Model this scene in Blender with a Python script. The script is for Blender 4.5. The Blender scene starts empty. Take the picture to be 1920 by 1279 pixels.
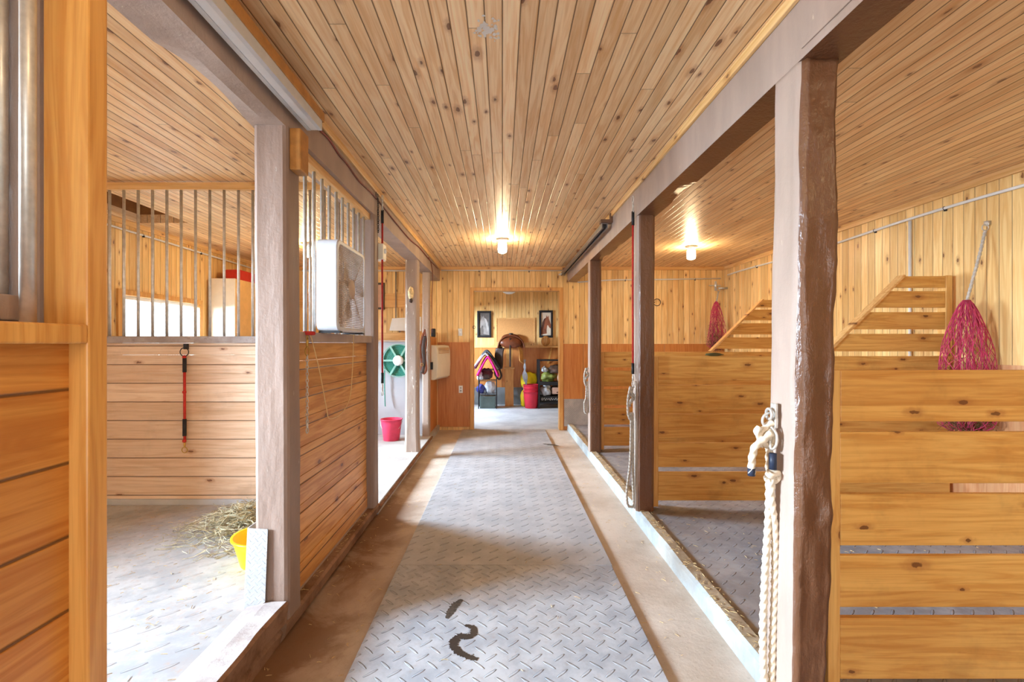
import bpy, bmesh, math, random
from mathutils import Vector, noise
R = math.radians; PI = math.pi
random.seed(7)
S = bpy.context.scene
C = S.collection

# ------------------------------------------------------------------ camera, world, light, exposure
cd = bpy.data.cameras.new('camera'); cam = bpy.data.objects.new('camera', cd); C.objects.link(cam)
cam.location = (0, 0, 1.3); cam.rotation_euler = (R(90), 0, 0)
cd.sensor_width = 36; cd.lens = 900 / 1920 * 36
cd.shift_x = 18 / 1920; cd.shift_y = 5.5 / 1920; cd.clip_start = 0.02
S.camera = cam
S.view_settings.view_transform = 'Standard'; S.view_settings.look = 'None'
S.view_settings.gamma = 1; S.view_settings.use_curve_mapping = False
S.view_settings.exposure = -0.15
w = bpy.data.worlds.new('world'); S.world = w; w.use_nodes = True
w.node_tree.nodes['Background'].inputs[0].default_value = (.80, .90, 1, 1)
w.node_tree.nodes['Background'].inputs[1].default_value = 3.6

def area(name, loc, rot, sx, sy, power, col):
    l = bpy.data.lights.new(name, 'AREA'); l.shape = 'RECTANGLE'; l.size = sx; l.size_y = sy
    l.energy = power; l.color = col
    o = bpy.data.objects.new(name, l); o.location = loc; o.rotation_euler = rot; C.objects.link(o); return o
DAY = (.66, .83, 1.0)
XL, XR, YB, YN, ZC = -3.55, 3.35, 7.25, -2.6, 2.465
area('daylight_near_window', (-5.6, .55, 2.0), (0, R(-77), 0), 1.1, 3.6, 5200, DAY)
area('daylight_far_window', (-5.6, 5.3, 2.0), (0, R(-77), 0), 1.2, 3.0, 5500, DAY)
area('added_fill_behind', (.1, YN-.2, 1.15), (R(90), 0, 0), 2.2, 2.1, 40, (1, .95, .88))  # added fill light behind the camera, shining in through an assumed opening
area('daylight_tack_window', (-3.2, 8.9, 2.6), (0, R(-55), 0), 1.2, 1.6, 650, DAY)

# ------------------------------------------------------------------ shader helpers
class E:
    def __init__(s, nt, k): s.nt = nt; s.k = k
    def op(s, o, b=None, c=None):
        n = s.nt.nodes.new('ShaderNodeMath'); n.operation = o
        for i, v in enumerate((s, b, c)):
            if v is None: continue
            if isinstance(v, E): s.nt.links.new(v.k, n.inputs[i])
            else: n.inputs[i].default_value = v
        return E(s.nt, n.outputs[0])
    def __add__(s, b): return s.op('ADD', b)
    __radd__ = __add__
    def __sub__(s, b): return s.op('SUBTRACT', b)
    def __mul__(s, b): return s.op('MULTIPLY', b)
    __rmul__ = __mul__
    def __truediv__(s, b): return s.op('DIVIDE', b)
    def floor(s): return s.op('FLOOR')
    def fract(s): return s.op('FRACT')
    def abs(s): return s.op('ABSOLUTE')
    def lt(s, b): return s.op('LESS_THAN', b)
    def gt(s, b): return s.op('GREATER_THAN', b)
    def mn(s, b): return s.op('MINIMUM', b)
    def mx(s, b): return s.op('MAXIMUM', b)
    def pw(s, b): return s.op('POWER', b)
    def step(s, a, b, lo=0., hi=1.):
        n = s.nt.nodes.new('ShaderNodeMapRange'); n.interpolation_type = 'SMOOTHSTEP'
        s.nt.links.new(s.k, n.inputs[0])
        if a > b: a, b, lo, hi = b, a, hi, lo
        for i, v in enumerate((a, b, lo, hi)): n.inputs[i+1].default_value = v
        return E(s.nt, n.outputs[0])

class Mat:
    def __init__(s, name, rough=.6, spec=.4, metal=0):
        s.m = bpy.data.materials.new(name); s.m.use_nodes = True; s.nt = s.m.node_tree
        s.b = s.nt.nodes['Principled BSDF']
        s.b.inputs['Roughness'].default_value = rough; s.b.inputs['Specular IOR Level'].default_value = spec
        s.b.inputs['Metallic'].default_value = metal
        s.tc = s.nt.nodes.new('ShaderNodeTexCoord')
    def xyz(s):
        n = s.nt.nodes.new('ShaderNodeSeparateXYZ'); s.nt.links.new(s.tc.outputs['Object'], n.inputs[0])
        return [E(s.nt, n.outputs[i]) for i in range(3)]
    def vec(s, a, b, c=0.):
        n = s.nt.nodes.new('ShaderNodeCombineXYZ')
        for i, v in enumerate((a, b, c)):
            if isinstance(v, E): s.nt.links.new(v.k, n.inputs[i])
            else: n.inputs[i].default_value = v
        return n.outputs[0]
    def rnd(s):
        n = s.nt.nodes.new('ShaderNodeObjectInfo'); return E(s.nt, n.outputs['Random'])
    def white(s, a, b=0.):
        n = s.nt.nodes.new('ShaderNodeTexWhiteNoise'); n.noise_dimensions = '3D'
        s.nt.links.new(s.vec(a, b), n.inputs['Vector']); return E(s.nt, n.outputs['Value'])
    def noise(s, v=None, scale=5., detail=3., rough=.5, dist=0.):
        n = s.nt.nodes.new('ShaderNodeTexNoise'); n.inputs['Scale'].default_value = scale
        n.inputs['Detail'].default_value = detail; n.inputs['Roughness'].default_value = rough
        n.inputs['Distortion'].default_value = dist
        s.nt.links.new(v if v is not None else s.tc.outputs['Object'], n.inputs['Vector'])
        return E(s.nt, n.outputs['Fac'])
    def voro(s, v, scale=1., rand=1.):
        n = s.nt.nodes.new('ShaderNodeTexVoronoi'); n.voronoi_dimensions = '2D'
        n.inputs['Scale'].default_value = scale; n.inputs['Randomness'].default_value = rand
        s.nt.links.new(v, n.inputs['Vector'])
        q = s.nt.nodes.new('ShaderNodeSeparateColor'); s.nt.links.new(n.outputs['Color'], q.inputs[0])
        return E(s.nt, n.outputs['Distance']), E(s.nt, q.outputs[0])
    def mix(s, f, a, b, mode='MIX'):
        n = s.nt.nodes.new('ShaderNodeMix'); n.data_type = 'RGBA'; n.blend_type = mode
        if isinstance(f, E): s.nt.links.new(f.k, n.inputs[0])
        else: n.inputs[0].default_value = f
        for i, v in ((6, a), (7, b)):
            if isinstance(v, tuple): n.inputs[i].default_value = (*v, 1)
            else: s.nt.links.new(v, n.inputs[i])
        return n.outputs[2]
    def grey(s, e): return s.vec(e, e, e)
    def col(s, c):
        if isinstance(c, tuple): s.b.inputs['Base Color'].default_value = (*c, 1)
        else: s.nt.links.new(c, s.b.inputs['Base Color'])
        return s
    def rough(s, e): s.nt.links.new(e.k, s.b.inputs['Roughness']); return s
    def bump(s, e, d=.01, st=1.):
        n = s.nt.nodes.new('ShaderNodeBump'); n.inputs['Distance'].default_value = d
        n.inputs['Strength'].default_value = st
        s.nt.links.new(e.k, n.inputs['Height']); s.nt.links.new(n.outputs[0], s.b.inputs['Normal']); return s
def lin(r, g, b): return tuple(((c/255)/12.92 if c/255 < .04045 else ((c/255+.055)/1.055)**2.4) for c in (r, g, b))

def pine(name, u, v, pitch, L=2.4, light=(222,172,108), dark=(186,124,62), groove=1., knots=.55,
         rough=.38, seam=.045, spec=.45, dirt=0., off=0., kscale=1., joints=True, vary=.28):
    M = Mat(name, rough, spec); c = M.xyz(); U, V = c[u], c[v]; W = c[3-u-v]
    ob = M.rnd()
    q = V/pitch + off; bi = q.floor(); fr = q.fract()
    r1 = M.white(bi, 3.1 + ob*7)
    if joints:
        uu = U/L + r1*5.0; ji = uu.floor(); jf = uu.fract()
        r2 = M.white(bi*3.7, ji*1.3 + 11.)
    else: r2 = r1
    g = M.noise(M.vec(U*.9 + r2*37, V*13 + r2*9, W*13), 1.9, 4, .55, 1.6)
    g2 = M.noise(M.vec(U*3 + r2*37, V*130 + r2*9, W*130), 1.0, 3, .6, .3)
    col = M.mix(g.step(.35, .7), lin(*light), lin(*dark))
    col = M.mix(g2.step(.45, .75, 0, .30), col, tuple(x*.72 for x in lin(*dark)))
    bri = r2*vary + (1-vary*.55)
    col = M.mix(1., col, M.vec(bri, bri*(r2*.08+.94), bri*(r2*.16+.87)), 'MULTIPLY')
    # knots
    kv = M.vec((U + r2*13)*3.2/kscale, (V + r1*1.0)*7.5/kscale, 0.)
    kd, kc = M.voro(kv, 1.)
    nd = M.noise(M.vec(U, V, W), 55, 2)
    kd = kd + (nd - .5)*.10
    size = kc*.10 + .035
    on = kc.lt(knots*.8)
    core = (kd/size).step(1.05, .75)*on
    halo = (kd/size).step(3.2, 1.0)*on
    col = M.mix(halo*.45, col, lin(160, 92, 42))
    col = M.mix(core*.78, col, lin(96, 50, 24))
    e = fr.mn(fr*-1. + 1.)
    sm = e.step(seam, seam*.35)
    if joints:
        je = jf.mn(jf*-1. + 1.)*L
        sm = sm.mx(je.step(.003, .0012)*.7)
    if groove > 0: col = M.mix(sm*groove*.8, col, lin(80, 44, 18))
    if dirt:
        d = M.noise(None, 3.5, 5, .7).step(.5, .75)*dirt
        col = M.mix(d, col, lin(70, 45, 28))
    M.col(col)
    M.rough(g*.25 + (rough-.1))
    h = e.step(0., seam*1.4)*groove + g2*.05 - core*.12
    M.bump(h, .004, .8)
    return M.m

def paint(name, base, chip=(214,200,180), chips=.66, rough=.55, b=.5, spec=.3):
    M = Mat(name, rough, spec); c = M.xyz()
    n1 = M.noise(M.vec(c[0]*6, c[1]*6, c[2]*1.6), 1.0, 5, .6)
    n2 = M.noise(None, 38, 4, .6, .4); n3 = M.noise(M.vec(c[0]*45, c[1]*45, c[2]*9), 1, 4, .65)
    col = M.mix(n1.step(.3, .7), lin(*base), tuple(x*.82 for x in lin(*base)))
    k = n3.step(chips, chips+.03)
    col = M.mix(k*.8, col, lin(*chip))
    M.col(col); M.bump(n2*.5 + n3*.5 - k*.4, .006, b); return M.m

def plain(name, rgb, rough=.5, metal=0., spec=.4, nz=.10, scale=12., bump=0., emit=0):
    M = Mat(name, rough, spec, metal)
    n = M.noise(None, scale, 4, .6)
    a = lin(*rgb)
    M.col(M.mix(n.step(.3, .7), tuple(min(1, x*(1+nz)) for x in a), tuple(x*(1-nz) for x in a)))
    if bump: M.bump(n, bump, .6)
    if emit:
        M.b.inputs['Emission Color'].default_value = (*a, 1); M.b.inputs['Emission Strength'].default_value = emit
    return M.m

def diamond(name, c1, c2, cell=.058, rough=.55, spec=.4, metal=0., dirt=.5, dirtcol=(150,128,108), plane=(0,1), depth=.004, one=False):
    M = Mat(name, rough, spec, metal); c = M.xyz(); X, Y = c[plane[0]], c[plane[1]]
    a = (X + Y)*.7071/cell; b = (X - Y)*.7071/cell
    ia, ib = a.floor(), b.floor(); fa, fb = a.fract() - .5, b.fract() - .5
    par = ((ia + ib)*.5).fract().gt(.25)
    inv = par*-1. + 1.
    d1 = (fa*fa)*3.4 + (fb*fb)*110.
    d2 = (fb*fb)*3.4 + (fa*fa)*110.
    D = d1*inv + d2*par
    if one: D = d1*inv + par*3.0
    h = D.step(1.0, .35)
    rim = D.step(1.7, 1.0) - h
    n = M.noise(None, 4.5, 6, .7); n2 = M.noise(None, 30, 4, .7)
    col = M.mix(n.step(.35, .65), lin(*c1), lin(*c2))
    col = M.mix(n2.step(.5, .8)*dirt, col, lin(*dirtcol))
    n4 = M.noise(None, 1.3, 4, .6)
    col = M.mix(n4.step(.45, .7)*dirt*.5, col, lin(*dirtcol))
    col = M.mix(rim*.45, col, tuple(x*.45 for x in lin(*c2)))
    M.col(col); M.rough(n*.3 + rough - .15)
    M.bump(h*1.0 + n2*.12, depth, 1.); return M.m

# palette
m_ceil = pine('ceiling_pine', 1, 0, .0633, 4.2, (248,218,174), (230,184,130), knots=.62, rough=.36, kscale=.95)
m_wallx = pine('wall_pine_back', 2, 0, .083, 3.5, (240,204,140), (224,176,108), knots=.55, rough=.4, seam=.028, joints=False)
m_wally = pine('wall_pine_side', 2, 1, .083, 3.5, (240,204,140), (224,176,108), knots=.45, rough=.35, seam=.028, joints=False)
m_ply = pine('plywood', 2, 0, 1.22, 9, (204,136,72), (186,112,52), knots=.0, rough=.4, seam=.003, joints=False, vary=.1)
m_plyy = pine('plywood_side', 2, 1, 1.22, 9, (214,160,114), (200,136,90), knots=.0, rough=.4, seam=.003, joints=False, vary=.1)
m_stall = pine('stall_front_boards', 1, 2, .1415, 3.0, (222,166,98), (192,130,68), knots=.6, rough=.42, seam=.03, off=.41, kscale=1.2, joints=False, vary=.3)
m_part = pine('stall_partition_boards', 0, 2, .133, 4.0, (230,204,178), (214,180,148), knots=.35, rough=.5, seam=.03, off=.5, joints=False, dirt=.15, vary=.2)
m_tie = pine('tie_stall_planks', 0, 2, .213, 5.0, (226,176,98), (204,144,68), groove=0, knots=.62, rough=.42, kscale=.95, joints=False, off=.32, dirt=.22, vary=.14)
m_tiev = pine('tie_stall_stud', 2, 0, .4, 5.0, (232,186,112), (214,156,82), groove=0, knots=.3, rough=.42, joints=False, vary=.1)
m_door = pine('door_boards', 1, 2, .1455, 5.0, (214,152,76), (190,120,50), knots=.2, rough=.35, seam=.03, off=.06, kscale=1.4, joints=False, vary=.25)
m_doorf = pine('door_frame_wood', 2, 1, .5, 5.0, (228,174,98), (206,142,66), groove=0, knots=.35, rough=.3, joints=False, vary=.1)
m_trimy = pine('trim_pine_lengthwise', 1, 2, .5, 5.0, (236,196,138), (216,166,100), groove=0, knots=.3, rough=.4, joints=False, vary=.1)
m_trimx = pine('trim_pine_crosswise', 0, 2, .5, 5.0, (232,188,126), (212,158,92), groove=0, knots=.3, rough=.4, joints=False, vary=.1)
m_trimz = pine('trim_pine_upright', 2, 0, .5, 5.0, (224,172,100), (200,140,70), groove=0, knots=.3, rough=.4, joints=False, vary=.1)
m_mauve = paint('mauve_paint', (178,156,142), chips=.70)
m_mauvel = paint('darker_mauve_paint', (152,128,114), chips=.70)
m_mauve2 = paint('worn_mauve_paint', (176,156,143), (232,226,214), chips=.64)
m_brown = paint('glossy_brown', (112,74,50), (150,110,76), chips=.70, rough=.3, b=1., spec=.6)  # covers all but the aisle faces of the right posts and beam
m_steel = plain('galvanised_steel', (206,202,194), .4, .55, .5, .12, 30)
m_alu = plain('aluminium_track', (214,218,222), .4, .5, .5, .05)
m_track = plain('grey_steel_track', (120,116,116), .4, .6)
m_blackm = plain('black_metal', (34,34,38), .45, .2)
m_black = plain('black_plastic', (30,30,33), .5)
m_white = plain('white_plastic', (232,232,232), .4, nz=.03)
m_cream = plain('cream_enamel', (236,228,208), .4, nz=.03)
m_fan = plain('fan_housing', (204,205,210), .45, nz=.04)
m_fang = plain('dusty_fan_grille', (186,160,138), .6, nz=.08)
m_pvc = plain('white_conduit', (222,218,212), .45, nz=.04)
m_rope = plain('cotton_rope', (222,206,182), .85, nz=.12, scale=60)
m_ropeg = plain('weathered_rope', (186,176,164), .9, nz=.15, scale=60)
m_red = plain('red_rope', (186,44,36), .7, nz=.15, scale=60)
m_redp = plain('red_bucket_plastic', (204,44,66), .4, nz=.05)
m_pinkp = plain('pink_bucket_plastic', (216,60,92), .4, nz=.08)
m_yel = plain('yellow_plastic', (240,204,20), .4, nz=.04)
m_net = plain('pink_net', (190,60,96), .7, nz=.25, scale=20)
m_hay = plain('dry_hay', (156,138,96), .9, nz=.35, scale=40)
m_hayg = plain('grey_green_hay', (186,178,150), .9, nz=.4, scale=30)
m_hayd = plain('dark_hay', (110,84,52), .9, nz=.4, scale=30)
m_straw = plain('straw', (206,178,126), .9, nz=.3, scale=60)
m_brass = plain('brass', (196,160,84), .35, .9)
m_tape = plain('blue_tape', (34,44,64), .5)
m_leather = plain('brown_leather', (110,56,30), .4, nz=.25, bump=.002)
m_leatherd = plain('dark_leather', (56,40,34), .45, nz=.2)
m_tan = plain('tan_leather', (196,138,74), .5, nz=.15)
m_grey = plain('grey_strap', (150,152,160), .8, nz=.2)
m_panel = plain('pale_grey_panel', (168,166,170), .5, nz=.05, scale=3)
m_green = plain('green_hose', (52,128,112), .45, nz=.08)
m_greenl = plain('pale_green_plastic', (128,172,160), .5, nz=.06)
m_cork = plain('cork', (206,150,92), .9, nz=.10, scale=90, bump=.002)
m_pink = plain('magenta_fabric', (214,30,120), .85, nz=.12)
m_darkf = plain('dark_grey_fabric', (62,64,70), .9, nz=.2)
m_greyf = plain('light_grey_fabric', (160,158,158), .9, nz=.15)
m_bagy = plain('yellow_bag', (232,206,26), .5, nz=.1)
m_bagw = plain('white_bag', (196,200,208), .5, nz=.15)
m_bagb = plain('blue_bag', (54,58,128), .5, nz=.1)
m_baggr = plain('green_bag', (126,132,62), .5, nz=.2)
m_bagd = plain('brown_dark_bag', (88,66,56), .6, nz=.3)
m_bagp = plain('pink_beige_bag', (206,168,150), .6, nz=.1)
m_orn = plain('bleached_ornament', (226,200,150), .6, nz=.3, scale=60, bump=.004)
m_redcase = plain('red_case', (190,48,38), .5, nz=.1)
m_cab = plain('cream_cabinet', (238,226,204), .5, nz=.03)
m_cabside = plain('tan_cabinet_side', (222,176,112), .5, nz=.06)
m_wire = plain('red_black_cable', (120,52,44), .5, nz=.3, scale=8)
m_hatch = plain('hatch_grey_board', (172,166,166), .7, nz=.06)
m_hatchf = plain('hatch_frame', (150,98,52), .7, nz=.15)
m_block = plain('oak_block', (176,120,58), .5, nz=.15, scale=20)
m_lowgrey = plain('grey_lower_wall', (128,132,136), .7, nz=.2, scale=4)
m_mat = diamond('aisle_rubber_mat', (186,189,194), (156,160,168), .066, .45, dirt=.35)
m_matr = diamond('stall_rubber_mat', (156,156,160), (126,126,132), .064, .6, dirt=.55, one=True)
m_matl = diamond('dusty_stall_mat', (186,186,186), (158,160,164), .08, .65, dirt=.75, dirtcol=(176,150,128), one=True, depth=.002)
m_dplate = diamond('diamond_plate_front', (206,208,208), (188,190,192), .022, .35, metal=.55, dirt=.1, plane=(0,2), depth=.002)
m_dplate2 = diamond('diamond_plate_kick', (196,188,180), (170,164,158), .022, .45, metal=.4, dirt=.2, plane=(0,2), depth=.002)

def concrete(name, a, b, dirt=(120,86,58), dd=.4, scale=2.2):
    M = Mat(name, .85, .25); n = M.noise(None, scale, 7, .65); n2 = M.noise(None, 40, 5, .7); n3 = M.noise(None, 1.2, 5, .6, .5)
    col = M.mix(n.step(.35, .65), lin(*a), lin(*b)); col = M.mix(n3.step(.5, .7)*dd, col, lin(*dirt))
    col = M.mix(n2.step(.56, .72)*.35, col, lin(*dirt)); M.col(col); M.bump(n2*.5 + n*.5, .006, .6); return M.m
m_conc = concrete('aisle_concrete', (196,180,164), (172,154,136))
def shaded():
    M = Mat('aisle_concrete_stain_shade', .8, .3); X, Y, Z = M.xyz(); n = M.noise(None, 2.2, 7, .65); n2 = M.noise(None, 40, 5, .7); n3 = M.noise(None, 1.6, 6, .65, .8)
    col = M.mix(n.step(.35, .65), lin(208,194,180), lin(186,170,154))
    left = (X*-1.).step(.5, .9); ny = Y.step(6.2, 3.0)  # left strip: sill shade painted in as brown, stains mixed in
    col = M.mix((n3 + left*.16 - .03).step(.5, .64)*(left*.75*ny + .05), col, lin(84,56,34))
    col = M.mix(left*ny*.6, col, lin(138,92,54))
    col = M.mix(n2.step(.56, .72)*.3, col, lin(110,84,60)); M.col(col); M.bump(n2*.5 + n*.5, .006, .6); return M.m
m_conc = shaded()
m_concl = concrete('wash_concrete', (190,186,182), (168,164,160), dd=.25)
m_tack = concrete('tack_concrete', (196,198,202), (174,176,182), dd=.12)
m_curb = concrete('painted_curb', (176,180,178), (150,156,158), (132,112,90), .5, 4)
m_chips = concrete('curb_dust', (186,170,146), (160,140,114), (120,92,64), .5, 14)
m_sill = concrete('worn_sill', (150,116,92), (116,82,58), (84,54,34), .5, 5)
m_silltop = concrete('worn_sill_top', (190,182,178), (160,148,144), (120,96,80), .4, 5)

def glassy(name):
    M = Mat(name, .05); nt = M.nt
    t = nt.nodes.new('ShaderNodeBsdfTransparent'); g = nt.nodes.new('ShaderNodeBsdfGlossy'); g.inputs['Roughness'].default_value = .05
    mx = nt.nodes.new('ShaderNodeMixShader'); mx.inputs[0].default_value = .08
    nt.links.new(t.outputs[0], mx.inputs[1]); nt.links.new(g.outputs[0], mx.inputs[2])
    nt.links.new(mx.outputs[0], nt.nodes['Material Output'].inputs[0]); return M.m
m_glass = glassy('window_glass')
def jarmat():
    M = Mat('lit_jar_glass', .2); nt = M.nt
    t = nt.nodes.new('ShaderNodeBsdfTransparent'); g = nt.nodes.new('ShaderNodeEmission')
    g.inputs[0].default_value = (1, .86, .62, 1); g.inputs[1].default_value = 9
    mx = nt.nodes.new('ShaderNodeAddShader')
    nt.links.new(t.outputs[0], mx.inputs[0]); nt.links.new(g.outputs[0], mx.inputs[1])
    nt.links.new(mx.outputs[0], nt.nodes['Material Output'].inputs[0]); return M.m
m_jar = jarmat()

# ------------------------------------------------------------------ mesh helpers
def BM(): return bmesh.new()
def box(bm, x0, x1, y0, y1, z0, z1):
    vs = [bm.verts.new((x, y, z)) for x in (min(x0,x1), max(x0,x1)) for y in (min(y0,y1), max(y0,y1)) for z in (min(z0,z1), max(z0,z1))]
    for f in ((0,1,3,2), (4,6,7,5), (0,4,5,1), (2,3,7,6), (0,2,6,4), (1,5,7,3)): bm.faces.new([vs[i] for i in f])
    return bm
def prism(bm, pts, d):
    d = Vector(d); a = [bm.verts.new(p) for p in pts]; b = [bm.verts.new(Vector(p)+d) for p in pts]; n = len(pts)
    bm.faces.new(a[::-1]); bm.faces.new(b)
    for i in range(n): bm.faces.new((a[i], a[(i+1) % n], b[(i+1) % n], b[i]))
    return bm
def crom(pts, n=8):
    pts = [Vector(p) for p in pts]
    if len(pts) < 3: return pts
    P = [pts[0]*2-pts[1]] + pts + [pts[-1]*2-pts[-2]]; out = []
    for i in range(1, len(P)-2):
        for k in range(n):
            t = k/n; a, b, c, d = P[i-1:i+3]
            out.append(.5*((2*b) + (c-a)*t + (2*a-5*b+4*c-d)*t*t + (3*b-a-3*c+d)*t**3))
    out.append(P[-2]); return out
def tube(bm, pts, r, seg=8, lobes=0, pitch=1, closed=False, flat=None, caps=True):
    pts = [Vector(p) for p in pts]; n = len(pts)
    if lobes:
        step = r*.55; q = []; 
        for i in range(n-1):
            k = max(1, int((pts[i+1]-pts[i]).length/step))
            q += [pts[i].lerp(pts[i+1], j/k) for j in range(k)]
        q.append(pts[-1]); pts = q; n = len(pts)
    rings = []; N = None; s = 0
    for i in range(n):
        if closed: t = (pts[(i+1) % n]-pts[i-1]).normalized()
        else: t = (pts[min(i+1, n-1)]-pts[max(i-1, 0)]).normalized()
        if N is None:
            N = t.orthogonal().normalized() if flat is None else (Vector(flat)-t*Vector(flat).dot(t)).normalized()
        N = (N - t*N.dot(t)).normalized(); B = t.cross(N)
        if i: s += (pts[i]-pts[i-1]).length
        ring = []
        for k in range(seg):
            a = 2*PI*k/seg; rr = r if not callable(r) else r(i/(n-1)); ra, rb = (rr, rr) if flat is None else (rr*.18, rr)
            if lobes:
                rr *= 1+.17*math.cos(lobes*(a - 0) ); a2 = a + 2*PI*s/(pitch*r); ra = rb = rr
            else: a2 = a
            ring.append(bm.verts.new(pts[i] + N*ra*math.cos(a2) + B*rb*math.sin(a2)))
        rings.append(ring)
    for i in range(n if closed else n-1):
        A, B2 = rings[i], rings[(i+1) % n]
        for k in range(seg): bm.faces.new((A[k], A[(k+1) % seg], B2[(k+1) % seg], B2[k]))
    if not closed and caps: bm.faces.new(rings[0][::-1]); bm.faces.new(rings[-1])
    return bm
def lathe(bm, prof, loc, seg=24, axis='Z', sy=1.):
    rings = []; loc = Vector(loc)
    for r, h in prof:
        ring = []
        for k in range(seg):
            a = 2*PI*k/seg; c, s_ = r*math.cos(a), r*math.sin(a)*sy
            v = {'Z': (c, s_, h), 'X': (h, c, s_), 'Y': (c, h, s_)}[axis]
            ring.append(bm.verts.new(loc+Vector(v)))
        rings.append(ring)
    for A, B in zip(rings, rings[1:]):
        for k in range(seg): bm.faces.new((A[k], A[(k+1) % seg], B[(k+1) % seg], B[k]))
    if prof[0][0] > 1e-5: bm.faces.new(rings[0][::-1])
    if prof[-1][0] > 1e-5: bm.faces.new(rings[-1])
    return bm
def torus(bm, c, Rr, r, axis='X', seg=20, ss=6, a0=0, a1=2*PI):
    c = Vector(c); full = abs(a1-a0-2*PI) < 1e-4; pts = []
    for k in range(seg + (0 if full else 1)):
        a = a0+(a1-a0)*k/seg; p, q = Rr*math.cos(a), Rr*math.sin(a)
        pts.append(c+Vector({'X': (0, p, q), 'Y': (p, 0, q), 'Z': (p, q, 0)}[axis]))
    return tube(bm, pts, r, ss, closed=full)
def blob(bm, c, sx, sy, sz, seed=0, amp=.25, sub=3):
    res = bmesh.ops.create_icosphere(bm, subdivisions=sub, radius=1)
    for v in res['verts']:
        n = noise.noise(v.co*1.7+Vector((seed*3.1, seed, 0))) + .4*noise.noise(v.co*5+Vector((seed, 0, seed)))
        d = 1+amp*n; v.co = Vector((v.co.x*sx*d, v.co.y*sy*d, max(v.co.z*d, -.9)*sz)) + Vector(c)
    return bm
def obj(name, bm, mat, parent=None, smooth=False, bev=0., label=None):
    bmesh.ops.recalc_face_normals(bm, faces=bm.faces)
    if parent is not None: bmesh.ops.translate(bm, vec=-parent.location, verts=bm.verts)
    me = bpy.data.meshes.new(name); bm.to_mesh(me); bm.free()
    if isinstance(mat, (list, tuple)):
        for m in mat: me.materials.append(m)
    else: me.materials.append(mat)
    if smooth:
        for p in me.polygons: p.use_smooth = True
    o = bpy.data.objects.new(name, me); C.objects.link(o)
    if parent is not None: o.parent = parent
    if bev:
        b = o.modifiers.new('bevel', 'BEVEL'); b.width = bev; b.segments = 2; b.limit_method = 'ANGLE'
    if label: o['label'] = label
    return o
def sub(name, bm, mat, parent, grand, **k):   # sub-part: parent is a part whose root is grand
    o = obj(name, bm, mat, grand, **k); o.parent = parent; return o
def thing(name, label, cat, loc=(0,0,0), group=None):
    o = bpy.data.objects.new(name, None); C.objects.link(o); o.location = loc; o.empty_display_size = .1
    o['label'] = label; o['category'] = cat
    if group: o['group'] = group
    bpy.context.view_layer.update()
    return o
def tag(o, label, cat, group=None, kind=None):
    o['label'] = label; o['category'] = cat
    if group: o['group'] = group
    if kind: o['kind'] = kind
    return o
def struct(name, bm, mat, label=None, **k):
    o = obj(name, bm, mat, **k); o['kind'] = 'structure'
    if label: o['label'] = label
    return o
def copy_tree(o, parent=None):
    c = o.copy(); C.objects.link(c)
    if parent is not None: c.parent = parent
    for ch in list(o.children): copy_tree(ch, c)
    return c

# ------------------------------------------------------------------ the setting
YW = 10.3
bm = box(BM(), -.965, .975, YN, YB+.06, -.12, 0); struct('floor', bm, m_conc, 'pale stained concrete aisle floor, brown stains and painted sill shade at left, beside the rubber matting')
struct('floor_tack_room', box(BM(), -1.8, 1.8, YB+.06, YW, -.12, .0), m_tack, 'pale grey concrete floor of the tack room')
struct('floor_left_stall', box(BM(), XL, -1.1, YN, 3.55, -.12, .155), m_matl, 'dusty grey rubber floor of the left stall')
struct('floor_wash_area', box(BM(), XL, -.948, 3.66, YB, .0, .079), m_concl, 'pale bare concrete floor of the wash area')
bm = box(BM(), 1.05, XR, YN, YB, -.12, .085); struct('floor_right_stalls', bm, m_matr, 'dark grey ribbed rubber floor of the tie stalls')
# ceiling with hatch hole X -3.5..-3.07, Y 3.4..4.7
hx0, hx1, hy0, hy1 = -3.50, -3.02, 3.5, 4.62
bm = BM()
box(bm, hx1, XR, YN, YB, ZC, ZC+.08); box(bm, XL, hx1, YN, hy0, ZC, ZC+.08); box(bm, XL, hx1, hy1, YB, ZC, ZC+.08); box(bm, XL, hx0, hy0, hy1, ZC, ZC+.08)
struct('ceiling', bm, m_ceil, 'varnished knotty pine board ceiling')
struct('ceiling_tack_room', box(BM(), -1.8, 1.8, YB+.1, YW, 2.45, 2.53), m_ceil)
# hatch
t = thing('hay_hatch', 'grey hay hatch opening in the ceiling behind the left bars', 'hatch', (-3.26, 4.06, ZC))
obj('hatch_board', box(BM(), hx0-.03, hx1+.03, hy0-.03, hy1+.03, ZC+.30, ZC+.33), m_hatch, t)
bm = BM(); box(bm, hx0-.03, hx0, hy0-.03, hy1+.03, ZC+.0801, ZC+.30); box(bm, hx1, hx1+.03, hy0-.03, hy1+.03, ZC+.0801, ZC+.30)
box(bm, hx0, hx1, hy0-.03, hy0, ZC+.0801, ZC+.30); box(bm, hx0, hx1, hy1, hy1+.03, ZC+.0801, ZC+.30)
obj('hatch_frame', bm, m_hatchf, t)
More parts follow.
